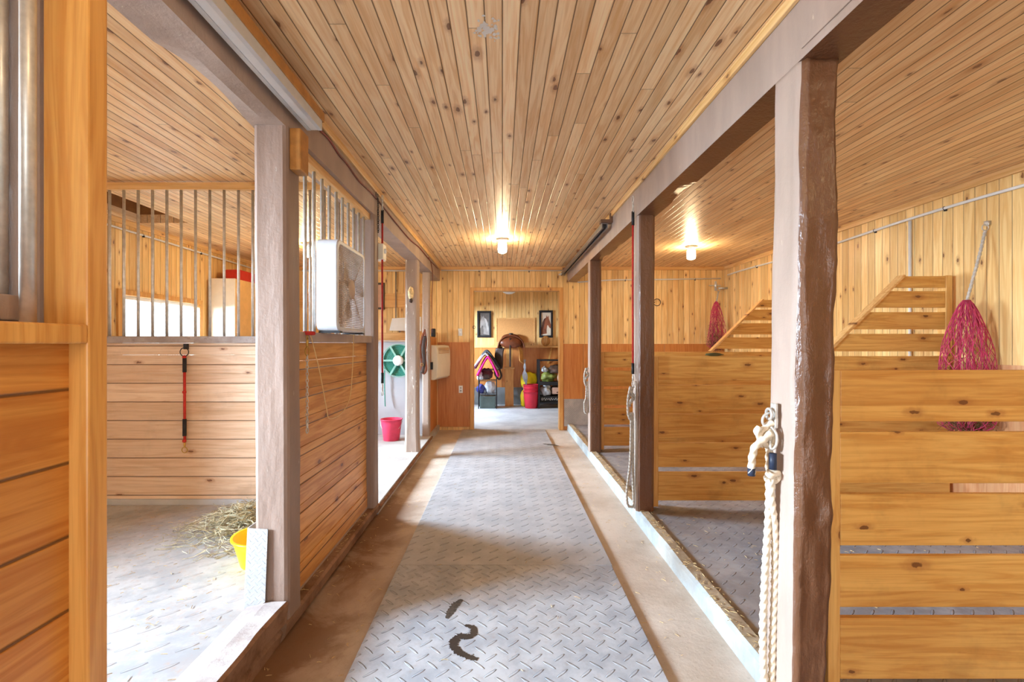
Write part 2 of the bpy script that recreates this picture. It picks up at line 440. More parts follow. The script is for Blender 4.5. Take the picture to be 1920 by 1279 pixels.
# walls
T = .12
def wall_y(xs, x_out, y0, y1, holes, mat, z0=-.12, z1=ZC+.08):
    """side wall lying between x = xs and x_out, with window holes (ya, yb, za, zb)"""
    bm = BM(); y = y0
    for ya, yb, za, zb in sorted(holes):
        box(bm, xs, x_out, y, ya, z0, z1); box(bm, xs, x_out, ya, yb, z0, za); box(bm, xs, x_out, ya, yb, zb, z1); y = yb
    box(bm, xs, x_out, y, y1, z0, z1); return bm
W1 = (.45, 1.55, .92, 2.0); W2 = (4.46, 5.6, .94, 1.76)
struct('wall_left', wall_y(XL, XL-T, YN, YB+T, [W1, W2], m_wally), m_wally, 'upright pine boards of the left outside wall')
struct('wall_right', wall_y(XR, XR+T, YN, YB+T, [], m_wally), m_wally, 'upright pine boards of the right outside wall')
DX0, DX1, DZ = -.443, .87, 2.12
bm = BM(); box(bm, XL, DX0, YB, YB+T, -.12, ZC+.08); box(bm, DX1, XR, YB, YB+T, -.12, ZC+.08); box(bm, DX0, DX1, YB, YB+T, DZ, ZC+.08)
struct('wall_back', bm, m_wallx, 'upright pine board wall at the end of the aisle')
bm = BM(); box(bm, XL, -1.15, YN-T, YN, -.12, ZC+.08); box(bm, 1.35, XR, YN-T, YN, -.12, ZC+.08); box(bm, -1.15, 1.35, YN-T, YN, 2.25, ZC+.08)
struct('wall_front', bm, m_wallx)
# plywood wainscot (lower back wall and right wall)
bm = BM(); box(bm, -.975, DX0-.045, YB-.012, YB, .05, 1.325); struct('trim_1', bm, m_ply, 'orange plywood panel left of the tack room doorway')
bm = BM(); box(bm, DX1+.045, XR, YB-.012, YB, .0, 1.30); struct('trim_2', bm, m_ply, 'orange plywood panelling right of the tack room doorway')
bm = BM(); box(bm, XR-.012, XR, .2, YB-.012, .0, 1.16); struct('trim_3', bm, m_plyy, 'plywood panelling along the foot of the right wall')
# door casing of tack room opening
bm = BM()
box(bm, DX0-.045, DX0+.012, YB-.03, YB+T+.02, 0, DZ+.03); box(bm, DX1-.012, DX1+.045, YB-.03, YB+T+.02, 0, DZ+.03); box(bm, DX0+.012, DX1-.012, YB-.03, YB+T+.02, DZ-.02, DZ+.03)
struct('trim_4', bm, m_trimz, 'pine casing around the tack room doorway', bev=.004)
# trims at ceiling
struct('trim_5', box(BM(), XL, XR, YB-.03, YB, ZC-.05, ZC), m_trimx, bev=.004)
struct('trim_6', box(BM(), XR-.02, XR, YN, YB-.03, ZC-.055, ZC), m_trimy, 'pale pine strip between ceiling and right wall', bev=.004)
struct('trim_7', box(BM(), XL, XL+.02, YN, YB-.03, ZC-.05, ZC), m_trimy, bev=.004)
struct('trim_8', box(BM(), -.94, -.925, YN, YB-.03, ZC-.045, ZC), m_trimy, 'pale pine strip along the top of the left beam', bev=.003)
struct('trim_9', box(BM(), .958, .975, YN, YB-.03, ZC-.04, ZC), m_trimy, 'pale pine strip along the top of the right beam', bev=.003)
# windows
def window(n, x, W, guard=False):
    ya, yb, za, zb = W
    bm = BM(); f = .05
    for a, b, c, d in ((ya-f, yb+f, zb, zb+f), (ya-f, yb+f, za-f, za), (ya-f, ya, za, zb), (yb, yb+f, za, zb)): box(bm, x, x+.022, a, b, c, d)
    wn = struct('window_%d' % n, bm, m_trimz, 'white framed window behind the left stall bars' if guard else None, bev=.003)
    bm = BM(); s = .035; x1, x0 = x-.03, x-.06; ym = (ya+yb)/2
    for a, b, c, d in ((ya, yb, zb-s, zb), (ya, yb, za, za+s), (ya, ya+s, za+s, zb-s), (yb-s, yb, za+s, zb-s), (ym-s/2, ym+s/2, za+s, zb-s)): box(bm, x0, x1, a, b, c, d)
    o = obj('window_sash', bm, m_white, bev=.003); o.parent = wn
    o = obj('pane', box(BM(), x-.047, x-.043, ya+s, yb-s, za+s, zb-s), m_glass); o.parent = wn
    if guard:
        bm = BM(); p = .038; y0, y1, z0, z1 = ym-.12, yb-s, za+s, zb-s
        import itertools
        k0 = int((y1-y0+z1-z0)/p)+1
        for sgn in (1, -1):
            for k in range(-k0, k0):
                ps = []
                # line z = z0 + k*p + sgn*(y-y0)
                for yy in (y0, y1):
                    ps.append((yy, z0+k*p+sgn*(yy-y0)))
                (ya_, za_), (yb_, zb_) = ps
                lo, hi = 0., 1.
                dz = zb_-za_
                t1, t2 = sorted(((z0-za_)/dz, (z1-za_)/dz)); lo, hi = max(lo, t1), min(hi, t2)
                if hi-lo < .02: continue
                P = [(x-.018, ya_+(yb_-ya_)*q, za_+dz*q) for q in (lo, hi)]
                tube(bm, P, .0022, 4)
        o = obj('wire_guard', bm, m_steel); o.parent = wn
window(1, XL, W1); window(2, XL, W2, True)
# tack room shell
struct('wall_tack_back', box(BM(), -1.8, 1.8, YW, YW+T, -.12, 2.53), m_wallx, 'pine board back wall of the tack room')
struct('trim_10', box(BM(), -1.8, 1.8, YW-.012, YW, .37, 1.22), m_ply, 'plywood wainscot across the tack room back wall')
struct('trim_11', box(BM(), -1.8, 1.8, YW-.016, YW, .0, .37), m_lowgrey, 'grey painted foot of the tack room back wall')
struct('trim_12', box(BM(), -1.8, 1.8, YW-.03, YW-.0001, 1.2201, 1.27), m_trimx)
struct('wall_tack_left', wall_y(-1.8, -1.92, YB+T, YW+T, [(8.2, 9.6, .95, 1.95)], m_wally), m_wally)
struct('wall_tack_right', wall_y(1.8, 1.92, YB+T, YW+T, [], m_wally), m_wally)

# ------------------------------------------------------------------ posts and beams
def post(name, x0, x1, y0, y1, z0, z1, mats, label, lean=0., rough=.003, round_=.006, wane=0., seed=1, nz=60, per=6, matfn=None, flare=0.):
    bm = BM(); rings = []
    cx, cy, hx, hy = (x0+x1)/2, (y0+y1)/2, (x1-x0)/2, (y1-y0)/2
    base = []
    for sx, sy, ex, ey in ((-1,-1,1,0), (1,-1,0,1), (1,1,-1,0), (-1,1,0,-1)):
        for k in range(per):
            f = 2*k/per
            base.append((sx+ex*f, sy+ey*f))
    for i in range(nz+1):
        t = i/nz; z = z0+(z1-z0)*t; ring = []
        for bx, by in base:
            # corner rounding
            c = min(1-abs(bx), 1-abs(by)) if False else 0
            x, y = bx*hx, by*hy
            edge = max(abs(bx), abs(by)) + 0
            corner = (abs(bx) > .99 and abs(by) > .99)
            if corner: x -= bx*round_; y -= by*round_
            p = Vector((cx+x, cy+y, z))
            n = noise.noise(Vector((p.x*14+seed*5, p.y*14, p.z*3)))*.75 + noise.noise(Vector((p.x*40, p.y*40+seed*3, p.z*13)))*.25
            out = Vector((bx, by, 0)).normalized()
            p += out*n*rough
            if wane and by < -.2 and bx > .2:      # natural rounded, lumpy outer corner
                w_ = ((bx-.2)/.8)*((-by-.2)/.8)
                p.x -= w_*wane*(.9+noise.noise(Vector((seed, 3, z*2.2)))*.9 + .2*noise.noise(Vector((1, seed, z*14))))
            if wane and by < -.9:
                p.y += .008*noise.noise(Vector((p.x*22, 1, z*6)))+.003*noise.noise(Vector((p.x*60, 1, z*22))) ; 
                if abs(bx) < .99: p.y -= .010
            p.x += lean*(1-t) + flare*out.x*max(0, (.12-t)/.12)
            ring.append(bm.verts.new(p))
        rings.append(ring)
    n = len(base)
    for A, B in zip(rings, rings[1:]):
        for k in range(n):
            f = bm.faces.new((A[k], A[(k+1) % n], B[(k+1) % n], B[k]))
            if matfn: f.material_index = matfn(k//per)
    bm.faces.new(rings[0][::-1]); bm.faces.new(rings[-1])
    return tag(obj(name, bm, mats, smooth=bool(wane)), label, 'post')
side = lambda k: 0 if k == 3 else 1      # side 3 (low x) faces the aisle on the right-hand posts
ZBR, ZBL = 2.229, 2.25
post('timber_post', .975, 1.125, 1.572, 1.727, .09, ZBR, [m_mauve, m_brown], 'large rough post at right front, pale aisle face and lumpy brown front', lean=-.035, rough=.004, round_=.008, wane=.026, seed=2, nz=150, per=10, matfn=side)
post('timber_post', .975, 1.103, 3.455, 3.585, .09, ZBR, [m_mauve2, m_brown], 'brown right-hand post with red tie strap on its aisle side', lean=-.008, rough=.004, round_=.012, seed=3, matfn=side)
post('timber_post', .975, 1.108, 5.36, 5.49, .09, ZBR, [m_mauve, m_brown], 'farthest right-hand post, nearest the tack room doorway', seed=4, matfn=side)
post('timber_post', -1.083, -.935, 2.08, 2.22, .10, ZBL, m_mauvel, 'left front mauve post with steel guard plate at its foot', lean=.008, rough=.004, seed=5, nz=120, per=8)
post('timber_post', -1.083, -.935, 3.50, 3.635, .10, ZBL, m_mauvel, 'left-hand post between the box fan and the hanging red strap', rough=.003, seed=6)
post('timber_post', -1.10, -.955, 5.41, 5.56, .076, ZBL, m_mauve2, 'left-hand post carrying the small bleached ornament', rough=.004, seed=7, flare=.012)
post('timber_post', -1.06, -.965, 6.33, 6.43, .076, ZBL, m_mauve2, 'narrow left-hand post with leather tack hanging on it', rough=.003, seed=8)
post('timber_post', -1.085, -.942, .955, 1.09, .16, ZBL, m_mauve, 'mauve post behind the edge of the left sliding door', seed=9)
def beam(x0, x1, z0, z1, y0, y1, seed, mats, matf, label):
    bm = BM(); n = int((y1-y0)/.05); rings = []
    P = [(x0, z0), ((x0+x1)/2, z0), (x1, z0), (x1, (z0+z1)/2), (x1, z1), (x0, z1), (x0, (z0+z1)/2)]
    for i in range(n+1):
        y = y0+(y1-y0)*i/n; ring = []
        for j, (x, z) in enumerate(P):
            d = .004*noise.noise(Vector((x*9+seed, y*3, z*9)))
            e = 0
            if j in (0, 2): e = max(0, noise.noise(Vector((seed+j, y*2.4, 1.5))) - .28)*.045
            ring.append(bm.verts.new((x+d+(e if j == 0 else -e if j == 2 else 0), y, z+(d if z < z1 else 0)+e*.8)))
        rings.append(ring)
    k = len(P)
    for A, B in zip(rings, rings[1:]):
        for j in range(k):
            f = bm.faces.new((A[j], A[(j+1) % k], B[(j+1) % k], B[j])); f.material_index = matf(j)
    bm.faces.new(rings[0]); bm.faces.new(rings[-1])
    return tag(obj('timber_beam', bm, mats), label, 'beam')
beam(.975, 1.115, ZBR, ZC-.001, YN, YB-.031, 3, [m_mauve, m_brown], lambda j: 0 if j in (5, 6) else 1, 'pale painted beam over the right-hand posts')
beam(-1.095, -.941, ZBL, ZC-.001, YN, YB-.031, 8, [m_mauve], lambda j: 0, 'painted beam over the left-hand posts')
# notch line scarf joint on right beam (two thin cuts)
tag(obj('tie_plate', box(BM(), .9705, .9747, 1.32, 1.56, ZBR+.03, ZBR+.2), m_mauve, bev=.001), 'thin painted board on the right beam above the front post', 'board')

# ------------------------------------------------------------------ curb, sills, mats
bm = BM(); n = 90; rings = []
for i in range(n+1):
    y = YN+(YB-.013-YN)*i/n; w1 = .006*noise.noise(Vector((3, y*4, 0))); w2 = .006*noise.noise(Vector((9, y*5, 0)))
    rings.append([bm.verts.new(p) for p in ((.9755, y, 0), (.978+w1, y, .08+w2*.4), (.992+w1, y, .097+w2*.5), (1.049, y, .098), (1.049, y, 0))])
for A, B in zip(rings, rings[1:]):
    for k in range(4):
        f = bm.faces.new((A[k], A[k+1], B[k+1], B[k])); f.material_index = 1 if k == 2 else 0
o = obj('trim_13', bm, [m_curb, m_chips]); o['kind'] = 'structure'; o['label'] = 'pale painted concrete curb under the right-hand posts'
# left sills
bm = BM(); rings = []; n = 110
for i in range(n+1):
    y = 2.075+(6.45-2.075)*i/n; w1 = .008*noise.noise(Vector((5, y*4, 0)))
    zt = .098 if y < 3.65 else .066
    rings.append([bm.verts.new(p) for p in ((-.964, y, 0), (-.940+w1*.5, y, .03), (-.930+w1*.5, y, zt-.012), (-.942+w1, y, zt), (-1.099, y, zt), (-1.099, y, 0))])
for A, B in zip(rings, rings[1:]):
    for k in range(5): bm.faces.new((A[k], A[k+1], B[k+1], B[k]))
bm.faces.new(rings[0]); bm.faces.new(rings[-1])
o = struct('trim_14', bm, m_sill, 'worn timber sill along the left side of the aisle')
bm = BM(); rings = []; n = 60
for i in range(n+1):
    y = YN+(2.074-YN)*i/n; w1 = .012*noise.noise(Vector((7, y*4, 0)))+.006*noise.noise(Vector((7, y*17, 0)))
    rings.append([bm.verts.new(p) for p in ((-.964, y, 0), (-.955+w1, y, .05), (-.968+w1, y, .075), (-.940+w1, y, .095), (-.928+w1*.6, y, .178), (-.94+w1, y, .188), (-1.02, y, .186), (-1.099, y, .170), (-1.099, y, 0))])
for A, B in zip(rings, rings[1:]):
    for k in range(8):
        f = bm.faces.new((A[k], A[k+1], B[k+1], B[k])); f.material_index = 1 if k in (5, 6) else 0
bm.faces.new(rings[0]); bm.faces.new(rings[-1])
o = obj('trim_15', bm, [m_sill, m_silltop]); o['kind'] = 'structure'; o['label'] = 'double timber door sill of the left front stall'
# aisle mats
for i, (ya, yb, lb) in enumerate(((-2.2, 1.30, 'grey rubber mat nearest the camera, with a dark wet mark'), (1.306, 3.13, None), (3.136, 4.96, None), (4.966, 7.20, None))):
    pass
tag(obj('rubber_mat', box(BM(), -.602, .632, -2.2, 2.78, .0005, .019), m_mat, bev=.003), 'nearest diamond-patterned grey rubber mat in the aisle, with a dark wet mark', 'mat', 'aisle rubber mats')
tag(obj('rubber_mat', box(BM(), -.600, .638, 2.784, 7.2, .0005, .018), diamond('aisle_rubber_mat_far', (184,186,190), (164,167,173), .075, .45, dirt=.2, one=True, depth=.010), bev=.003), 'grey rubber mat in the aisle ending at the tack room doorway', 'mat', 'aisle rubber mats')
# wet mark (flat, on mat)
def flat_blot(name, pts, z, mat, w0=.02, seed=0):
    bm = BM()
    ps = crom(pts, 16); L = []; Rr = []
    for i, p in enumerate(ps):
        t = (ps[min(i+1, len(ps)-1)]-ps[max(i-1, 0)]).normalized(); nn = Vector((-t.y, t.x, 0))
        f = math.sin(PI*min(1, max(0, i/(len(ps)-1)))*.94+.1)
        wv = w0*(.35+.6*f)*(1+.9*noise.noise(Vector((i*1.7, seed, 0)))); wu = w0*(.35+.6*f)*(1+.9*noise.noise(Vector((i*1.7, seed+9, 0))))
        L.append(bm.verts.new((p.x+nn.x*wv, p.y+nn.y*wv, z))); Rr.append(bm.verts.new((p.x-nn.x*wu, p.y-nn.y*wu, z)))
    for i in range(len(ps)-1): bm.faces.new((L[i], L[i+1], Rr[i+1], Rr[i]))
    return obj(name, bm, mat)
def fl(x, y, z=0.02):
    Y = (1.3-z)*900/(y-645); return ((x-942)*Y/900, Y, z)
m_wet = plain('wet_rubber', (34,34,38), .35, nz=.3, scale=60)
m_wet2 = plain('dark_scuff', (74,66,58), .8, nz=.4, scale=60)
tag(flat_blot('wet_mark', [fl(872,1172), fl(888,1178), fl(884,1192), fl(862,1194), fl(850,1206), fl(858,1220), fl(880,1232), fl(896,1236)], .0202, m_wet, .022, 1), 'dark curled wet mark on the near rubber mat', 'wet mark')
tag(flat_blot('scuff_mark', [fl(866,1124), fl(850,1138), fl(838,1160)], .0202, m_wet2, .022, 4), 'dark scuff on the near mat above the wet mark', 'scuff')
tag(flat_blot('scuff_mark', [fl(1018,832), fl(1034,834), fl(1048,836)], .0202, m_wet2, .03, 6), 'black scuff across the far right mat edge', 'scuff')

# ------------------------------------------------------------------ left sliding door
SD = thing('sliding_stall_door', 'varnished sliding stall door with barred top, at the left edge', 'door', (-.865, .4, .2))
bm = BM()
box(bm, -.91, -.82, .950, .998, .19, 2.28)
box(bm, -.91, -.82, -.25, -.20, .19, 2.28)
box(bm, -.91, -.82, -.20, .950, 1.30, 1.338)
box(bm, -.91, -.82, -.20, .950, .19, .26); box(bm, -.91, -.82, -.20, .950, 2.22, 2.28)
obj('door_frame', bm, m_doorf, SD, bev=.004)
obj('board_panel', box(BM(), -.885, -.858, -.1999, .9499, .2601, 1.2999), m_door, SD)
for k in range(10):
    y = .878-k*.105
    obj('bar', tube(BM(), [(-.868, y, 1.338), (-.868, y, 2.22)], .012, 14), m_steel, SD, smooth=True)
SFN = thing('stall_front', 'barred stall front standing behind the left sliding door', 'stall front', (-.98, .4, .16))
obj('cap_rail', box(BM(), -1.04, -.945, -.9, .952, 1.345, 1.395), m_mauve, SFN, bev=.003)
obj('board_panel', box(BM(), -1.02, -.97, -.9, .9519, .19, 1.3449), m_stall, SFN)
for k in range(9):
    y = .943-k*.12; obj('bar', tube(BM(), [(-.985, y, 1.395), (-.985, y, 2.2499)], .011, 12), m_steel, SFN, smooth=True)
# tracks
t = thing('sliding_door_track', 'white metal sliding door track under the ceiling at upper left', 'track', (-.88, 1, 2.31))
bm = BM(); box(bm, -.915, -.907, YN+.1, 2.25, 2.30, 2.345); box(bm, -.853, -.845, YN+.1, 2.25, 2.30, 2.345); box(bm, -.907, -.853, YN+.1, 2.25, 2.338, 2.345)
box(bm, -.907, -.897, YN+.1, 2.25, 2.30, 2.305); box(bm, -.863, -.853, YN+.1, 2.25, 2.30, 2.305)
obj('track_channel', bm, m_alu, t)
obj('track_bottom', box(BM(), -.896, -.864, YN+.1, 2.25, 2.302, 2.308), m_white, t)
obj('mounting_board', box(BM(), -.94, -.84, YN+.1, 2.27, 2.3451, 2.39), m_block, t, bev=.003)
t = thing('sliding_door_track', 'grey steel sliding door track on the far right beam', 'track', (.93, 5.6, 2.36))
bm = BM(); ya, yb = 4.25, YB-.04
for xa, xb in ((.88, .888), (.925, .933)): box(bm, xa, xb, ya, yb, 2.325, 2.37)
box(bm, .888, .925, ya, yb, 2.363, 2.37); box(bm, .888, .896, ya, yb, 2.325, 2.33); box(bm, .917, .925, ya, yb, 2.325, 2.33)
obj('track_channel', bm, m_track, t)
bm = BM(); box(bm, .868, .974, ya-.02, ya+.06, 2.372, 2.40); box(bm, .95, .974, ya-.02, ya+.03, 2.4, 2.455); 
obj('bracket', bm, m_brown, t, bev=.002)
for y in (5.6, 6.9): obj('bracket', box(BM(), .868, .974, y, y+.06, 2.372, 2.40), m_brown, t, bev=.002)
tag(obj('wood_block', box(BM(), -.935, -.885, 2.105, 2.195, 2.065, 2.249), m_block, bev=.006), 'varnished wooden block fixed to the top of the left front post', 'block')

# ------------------------------------------------------------------ left stall front (post 1 - post 2) and partition
SF = thing('stall_front', 'orange board stall front with steel bars carrying the box fan', 'stall front', (-.99, 2.86, .1))
bm = BM()
for k in range(9):
    z1 = 1.308-.0-(k*.1415 if k else 0) - (.0495 if k else 0); 
z = 1.308; zs = [1.308, 1.2165]
while zs[-1]-.1415 > .2: zs.append(zs[-1]-.1415)
for a, b in zip(zs, zs[1:]): box(bm, -1.02, -.99+random.uniform(-.002, .002), 2.225, 3.499, b+.0015, a-.0015)
box(bm, -1.015, -.985, 2.225, 3.499, .112, zs[-1]-.001)
obj('board_panel', bm, m_stall, SF, bev=.0015)
obj('base_strip', box(BM(), -1.03, -.984, 2.225, 3.499, .099, .1119), m_mauve, SF)
obj('cap_rail', box(BM(), -1.04, -.952, 2.222, 3.499, 1.309, 1.358), m_mauve, SF, bev=.003)
obj('top_rail', box(BM(), -1.02, -.965, 2.222, 3.499, 2.205, 2.2495), m_trimy, SF, bev=.002)
for k in range(11):
    y = 2.30+k*.1125
    obj('bar', tube(BM(), [(-.992, y, 1.358), (-.992, y, 2.205)], .0095, 12), m_steel, SF, smooth=True)
SP = thing('stall_partition', 'pale board partition with upright steel bars across the left stall', 'partition', (-2.3, 3.44, .155))
bm = BM(); zs = [1.305, 1.221]
while zs[-1]-.133 > .25: zs.append(zs[-1]-.133)
zs.append(.196)
for a, b in zip(zs, zs[1:]): box(bm, XL+.02, -1.09, 3.42+random.uniform(-.001, .001), 3.46, b+(.0012 if b > 1.2 else .0001), a-.0001)
obj('board_panel', bm, m_part, SP, bev=.0015)
obj('base_strip', box(BM(), XL+.02, -1.09, 3.41, 3.46, .156, .1955), m_alu, SP)
obj('cap_rail', box(BM(), XL+.02, -1.09, 3.40, 3.475, 1.3055, 1.355), m_silltop, SP, bev=.003)
obj('top_rail', box(BM(), XL+.02, -1.09, 3.415, 3.46, 2.40, 2.452), m_trimx, SP, bev=.003)
for k in range(23):
    x = (205.6-942)*3.437/900 - .8*.1015*0 + (k-5)*.1025
    if x < XL+.05 or x > -1.1: continue
    obj('bar', tube(BM(), [(x, 3.437, 1.355), (x, 3.437, 2.40)], .0095, 12), m_steel, SP, smooth=True)

# ------------------------------------------------------------------ tie stall partitions on the right
def tie_partition(y, x0, label, tri=True):
    t = thing('tie_stall_partition', label, 'partition', (x0, y, .09))
    bm = BM(); z = 1.21
    xe = XR-.05
    for k in range(5):
        zb = z-.178 if k < 4 else .145
        box(bm, x0+.042, xe, y-.022+.002*(k % 2), y+.0, zb, z); z -= .2135
    obj('planks', bm, m_tie, t, bev=.003)
    bm = BM(); box(bm, x0, x0+.042, y-.022, y+.07, .099, 1.21); box(bm, xe-.06, xe, y+.0005, y+.07, .086, 1.21); box(bm, x0+.98, x0+1.03, y+.0005, y+.06, .086, 1.19) if False else None
    obj('upright', bm, m_tiev, t, bev=.003)
    if tri:
        xs, xt, zt = 2.38, 3.31, 1.80
        # sloping rail
        a = Vector((xs, y-.022, 1.2105)); b = Vector((xs+.585, y-.022, zt)); d = (b-a).normalized(); nrm = Vector((-d.z, 0, d.x))
        # planks cut along the slope
        bm = BM()
        rows = [(1.2105, 1.235), (1.30, 1.485-.03), (1.485, 1.635), (1.665, zt)] if False else [(1.262, 1.385), (1.425, 1.555), (1.597, 1.715), (1.745, zt)]
        rows = [(1.245, 1.375), (1.408, 1.535), (1.568, 1.69), (1.715, zt)]
        for za, zb in rows:
            xa = xs+(za-1.2105)*(.585/(zt-1.2105)); xb = xs+(zb-1.2105)*(.585/(zt-1.2105))
            prism(bm, [(xa, y-.02, za), (xt-.045, y-.02, za), (xt-.045, y-.02, zb), (xb, y-.02, zb)], (0, .02, 0))
        obj('hay_guard_planks', bm, m_tie, t, bev=.002)
        bm = BM(); e = nrm*.014
        prism(bm, [a+Vector((.0,-.012,0)), b+Vector((0,-.012,0)), b+e+Vector((0,-.012,0)), a+e+Vector((-.01,-.012,0))], (0, .07, 0))
        obj('sloping_rail', bm, m_trimx, t, bev=.001)
        obj('guard_post', box(BM(), xt-.045, xt+.0, y-.03, y+.045, 1.2105, zt+.005), m_tiev, t, bev=.003)
    return t
tie_partition(1.675, 1.122, 'nearest slatted pine tie stall partition at the right edge', False)
tie_partition(3.56, 1.108, 'slatted pine partition with sloping top behind the front right post')
tie_partition(5.47, 1.112, 'farthest slatted pine partition beyond the second right-hand post')
# diagonal brace board lying in stall (white bit seen through the gap)
# ------------------------------------------------------------------ box fan
F = thing('box_fan', 'white box fan with dusty grille on the stall front ledge', 'fan', (-.92, 2.76, 1.359))
fy0, fy1, fz0, fz1, fx0, fx1 = 2.505, 3.012, 1.368, 1.855, -.972, -.862
def rrect(y0, y1, z0, z1, r, n=6):
    out = []
    for cy, cz, a0 in ((y1-r, z1-r, 0), (y0+r, z1-r, 90), (y0+r, z0+r, 180), (y1-r, z0+r, 270)):
        for k in range(n+1):
            a = R(a0+90*k/n); out.append((cy+r*math.cos(a), cz+r*math.sin(a)))
    return out
bm = BM(); P = rrect(fy0, fy1, fz0, fz1, .05); Q = rrect(fy0+.022, fy1-.022, fz0+.022, fz1-.022, .04)
st = [[bm.verts.new((x, y, z)) for y, z in pp] for x, pp in ((fx0, Q), (fx0, P), (fx1-.006, P), (fx1, rrect(fy0+.006, fy1-.006, fz0+.006, fz1-.006, .048)), (fx1, Q), (fx0, Q))]
n = len(P)
for A, B in zip(st, st[1:]):
    for k in range(n): bm.faces.new((A[k], A[(k+1) % n], B[(k+1) % n], B[k]))
obj('housing', bm, m_fan, F, smooth=False)
def grille(x):
    bm = BM(); r = .0021
    ny, nzz = 24, 22
    for k in range(1, ny):
        y = fy0+.02+(fy1-fy0-.04)*k/ny; tube(bm, [(x, y, fz0+.015), (x, y, fz1-.015)], r, 4)
    for k in range(1, nzz*2):
        z = fz0+.02+(fz1-fz0-.04)*k/(nzz*2); tube(bm, [(x, fy0+.015, z), (x, fy1-.015, z)], r, 4)
    for a in (45, 135):
        c, s_ = math.cos(R(a))*.29, math.sin(R(a))*.29; ym, zm = (fy0+fy1)/2, (fz0+fz1)/2
        tube(bm, [(x, ym-c, zm-s_), (x, ym+c, zm+s_)], .003, 4)
    return bm
gr = obj('front_grille', grille(fx1-.004), m_fang, F)
obj('rear_grille', grille(fx0+.004), m_fang, F)
bm = BM(); lathe(bm, [(.0, .012), (.028, .010), (.036, .006), (.05, .004), (.056, 0), (.056, -.006)], (fx1-.003, (fy0+fy1)/2, (fz0+fz1)/2), 28, 'X'); obj('grille_badge', bm, m_fang, F, smooth=True)
bm = BM(); cy, cz = (fy0+fy1)/2, (fz0+fz1)/2
lathe(bm, [(.05, .0), (.055, .01), (.055, .05), (.05, .06)], (fx0+.02, cy, cz), 20, 'X')
for k in range(5):
    a = R(72*k+10); pts = []
    for f, w_ in ((.05, .04), (.12, .07), (.2, .085)):
        pts.append((f, w_))
    ve = []
    for f, w_ in pts:
        for s_ in (-1, 1):
            aa = a + s_*w_/f*.6
            ve.append(bm.verts.new((fx0+.05+s_*.018, cy+f*math.cos(aa), cz+f*math.sin(aa))))
    for i in (0, 2): bm.faces.new((ve[i], ve[i+1], ve[i+3], ve[i+2]))
obj('fan_blades', bm, m_darkf, F)
for y in (fy0+.03, fy1-.07): obj('foot', box(BM(), fx0, fx1+.005, y, y+.04, 1.3585, 1.3675), m_black, F, bev=.002)
# fan cord
def P3(x, y, Y): return ((x-942)*Y/900, Y, 1.3-(y-645)*Y/900)
def PX(x, y, X): Y = X*900/(x-942); return (X, Y, 1.3-(y-645)*Y/900)
pts = [PX(x, y, X) for x, y, X in ((663,612,-.905), (663,630,-.94), (661,690,-.955), (656,745,-.96), (640,775,-.965), (618,785,-.965), (612,765,-.963), (600,700,-.955), (588,650,-.95), (583,632,-.942), (577,624,-.94))]
obj('power_cord', tube(BM(), crom(pts), .0028, 6), plain('beige_cord', (220,186,130), .5), F, smooth=True)

# ------------------------------------------------------------------ chains, straps, snaps
def chain(bm, a, b, link=.022, r=.0022):
    a, b = Vector(a), Vector(b); L = (b-a).length; n = max(2, int(L/(link*.72))); d = (b-a).normalized()
    u = d.orthogonal().normalized(); v = d.cross(u)
    for i in range(n):
        c = a.lerp(b, (i+.5)/n); s_ = u if i % 2 else v; pts = []
        for k in range(10):
            t = 2*PI*k/10; pts.append(c + d*math.cos(t)*link*.5 + s_*math.sin(t)*link*.27)
        tube(bm, pts, r, 5, closed=True)
    return bm
def snap(bm, top, ln=.07, ax='X'):
    t = Vector(top); lathe(bm, [(.003, 0), (.007, -.008), (.006, -ln*.4), (.004, -ln*.45)], t, 8)
    torus(bm, t+Vector((0, 0, -ln*.72)), ln*.26, .0032, ax, 14, 5); torus(bm, t+Vector((0, 0, .006)), .01, .0028, ax, 12, 5); return bm
t = thing('lead_chain', 'steel chain lead hanging from the left end of the fan ledge', 'chain', PX(576, 625, -.945))
X = -.95; Yc = X*900/(576-942)
obj('rope_knot', torus(BM(), (X+.004, Yc+.01, 1.352), .022, .010, 'Z', 14, 7), m_red, t, smooth=True)
bm = BM(); snap(bm, (X, Yc, 1.325), .085); obj('snap_hook', bm, m_brass, t, smooth=True)
obj('chain', chain(BM(), (X, Yc, 1.245), (X, Yc, .915)), m_steel, t)
bm = BM(); snap(bm, (X, Yc, .915), .05); obj('end_snap', bm, m_steel, t, smooth=True)

# wall ring + red strap on the partition
def hook_plate(bm, c, ax): pass
t = thing('tether', 'red strap with black ends hanging on the pale left partition', 'tether', (-2.27, 3.395, .5))
xs = (346-942)*3.39/900
obj('wall_ring', torus(box(BM(), xs-.012, xs+.012, 3.395, 3.4195, 1.262, 1.30), (xs, 3.388, 1.243), .03, .0035, 'Y', 20, 6), m_blackm, t)
obj('strap', tube(BM(), [(xs, 3.39, 1.215), (xs-.001, 3.392, .9), (xs, 3.392, .62)], .009, 8), m_red, t, smooth=True)
for a_, b_ in ((1.20, 1.10), (.77, .65)): obj('sleeve', tube(BM(), [(xs, 3.39, a_), (xs, 3.39, b_)], .013, 10), m_black, t, smooth=True)
for z_ in (.96, .615, 1.208): obj('knot', lathe(BM(), [(.0001, .013), (.013, .007), (.013, -.007), (.0001, -.013)], (xs, 3.388, z_), 8), m_red, t, smooth=True)
bm = BM(); snap(bm, (xs, 3.39, .605), .075, 'Y'); obj('snap_hook', bm, m_brass, t, smooth=True)

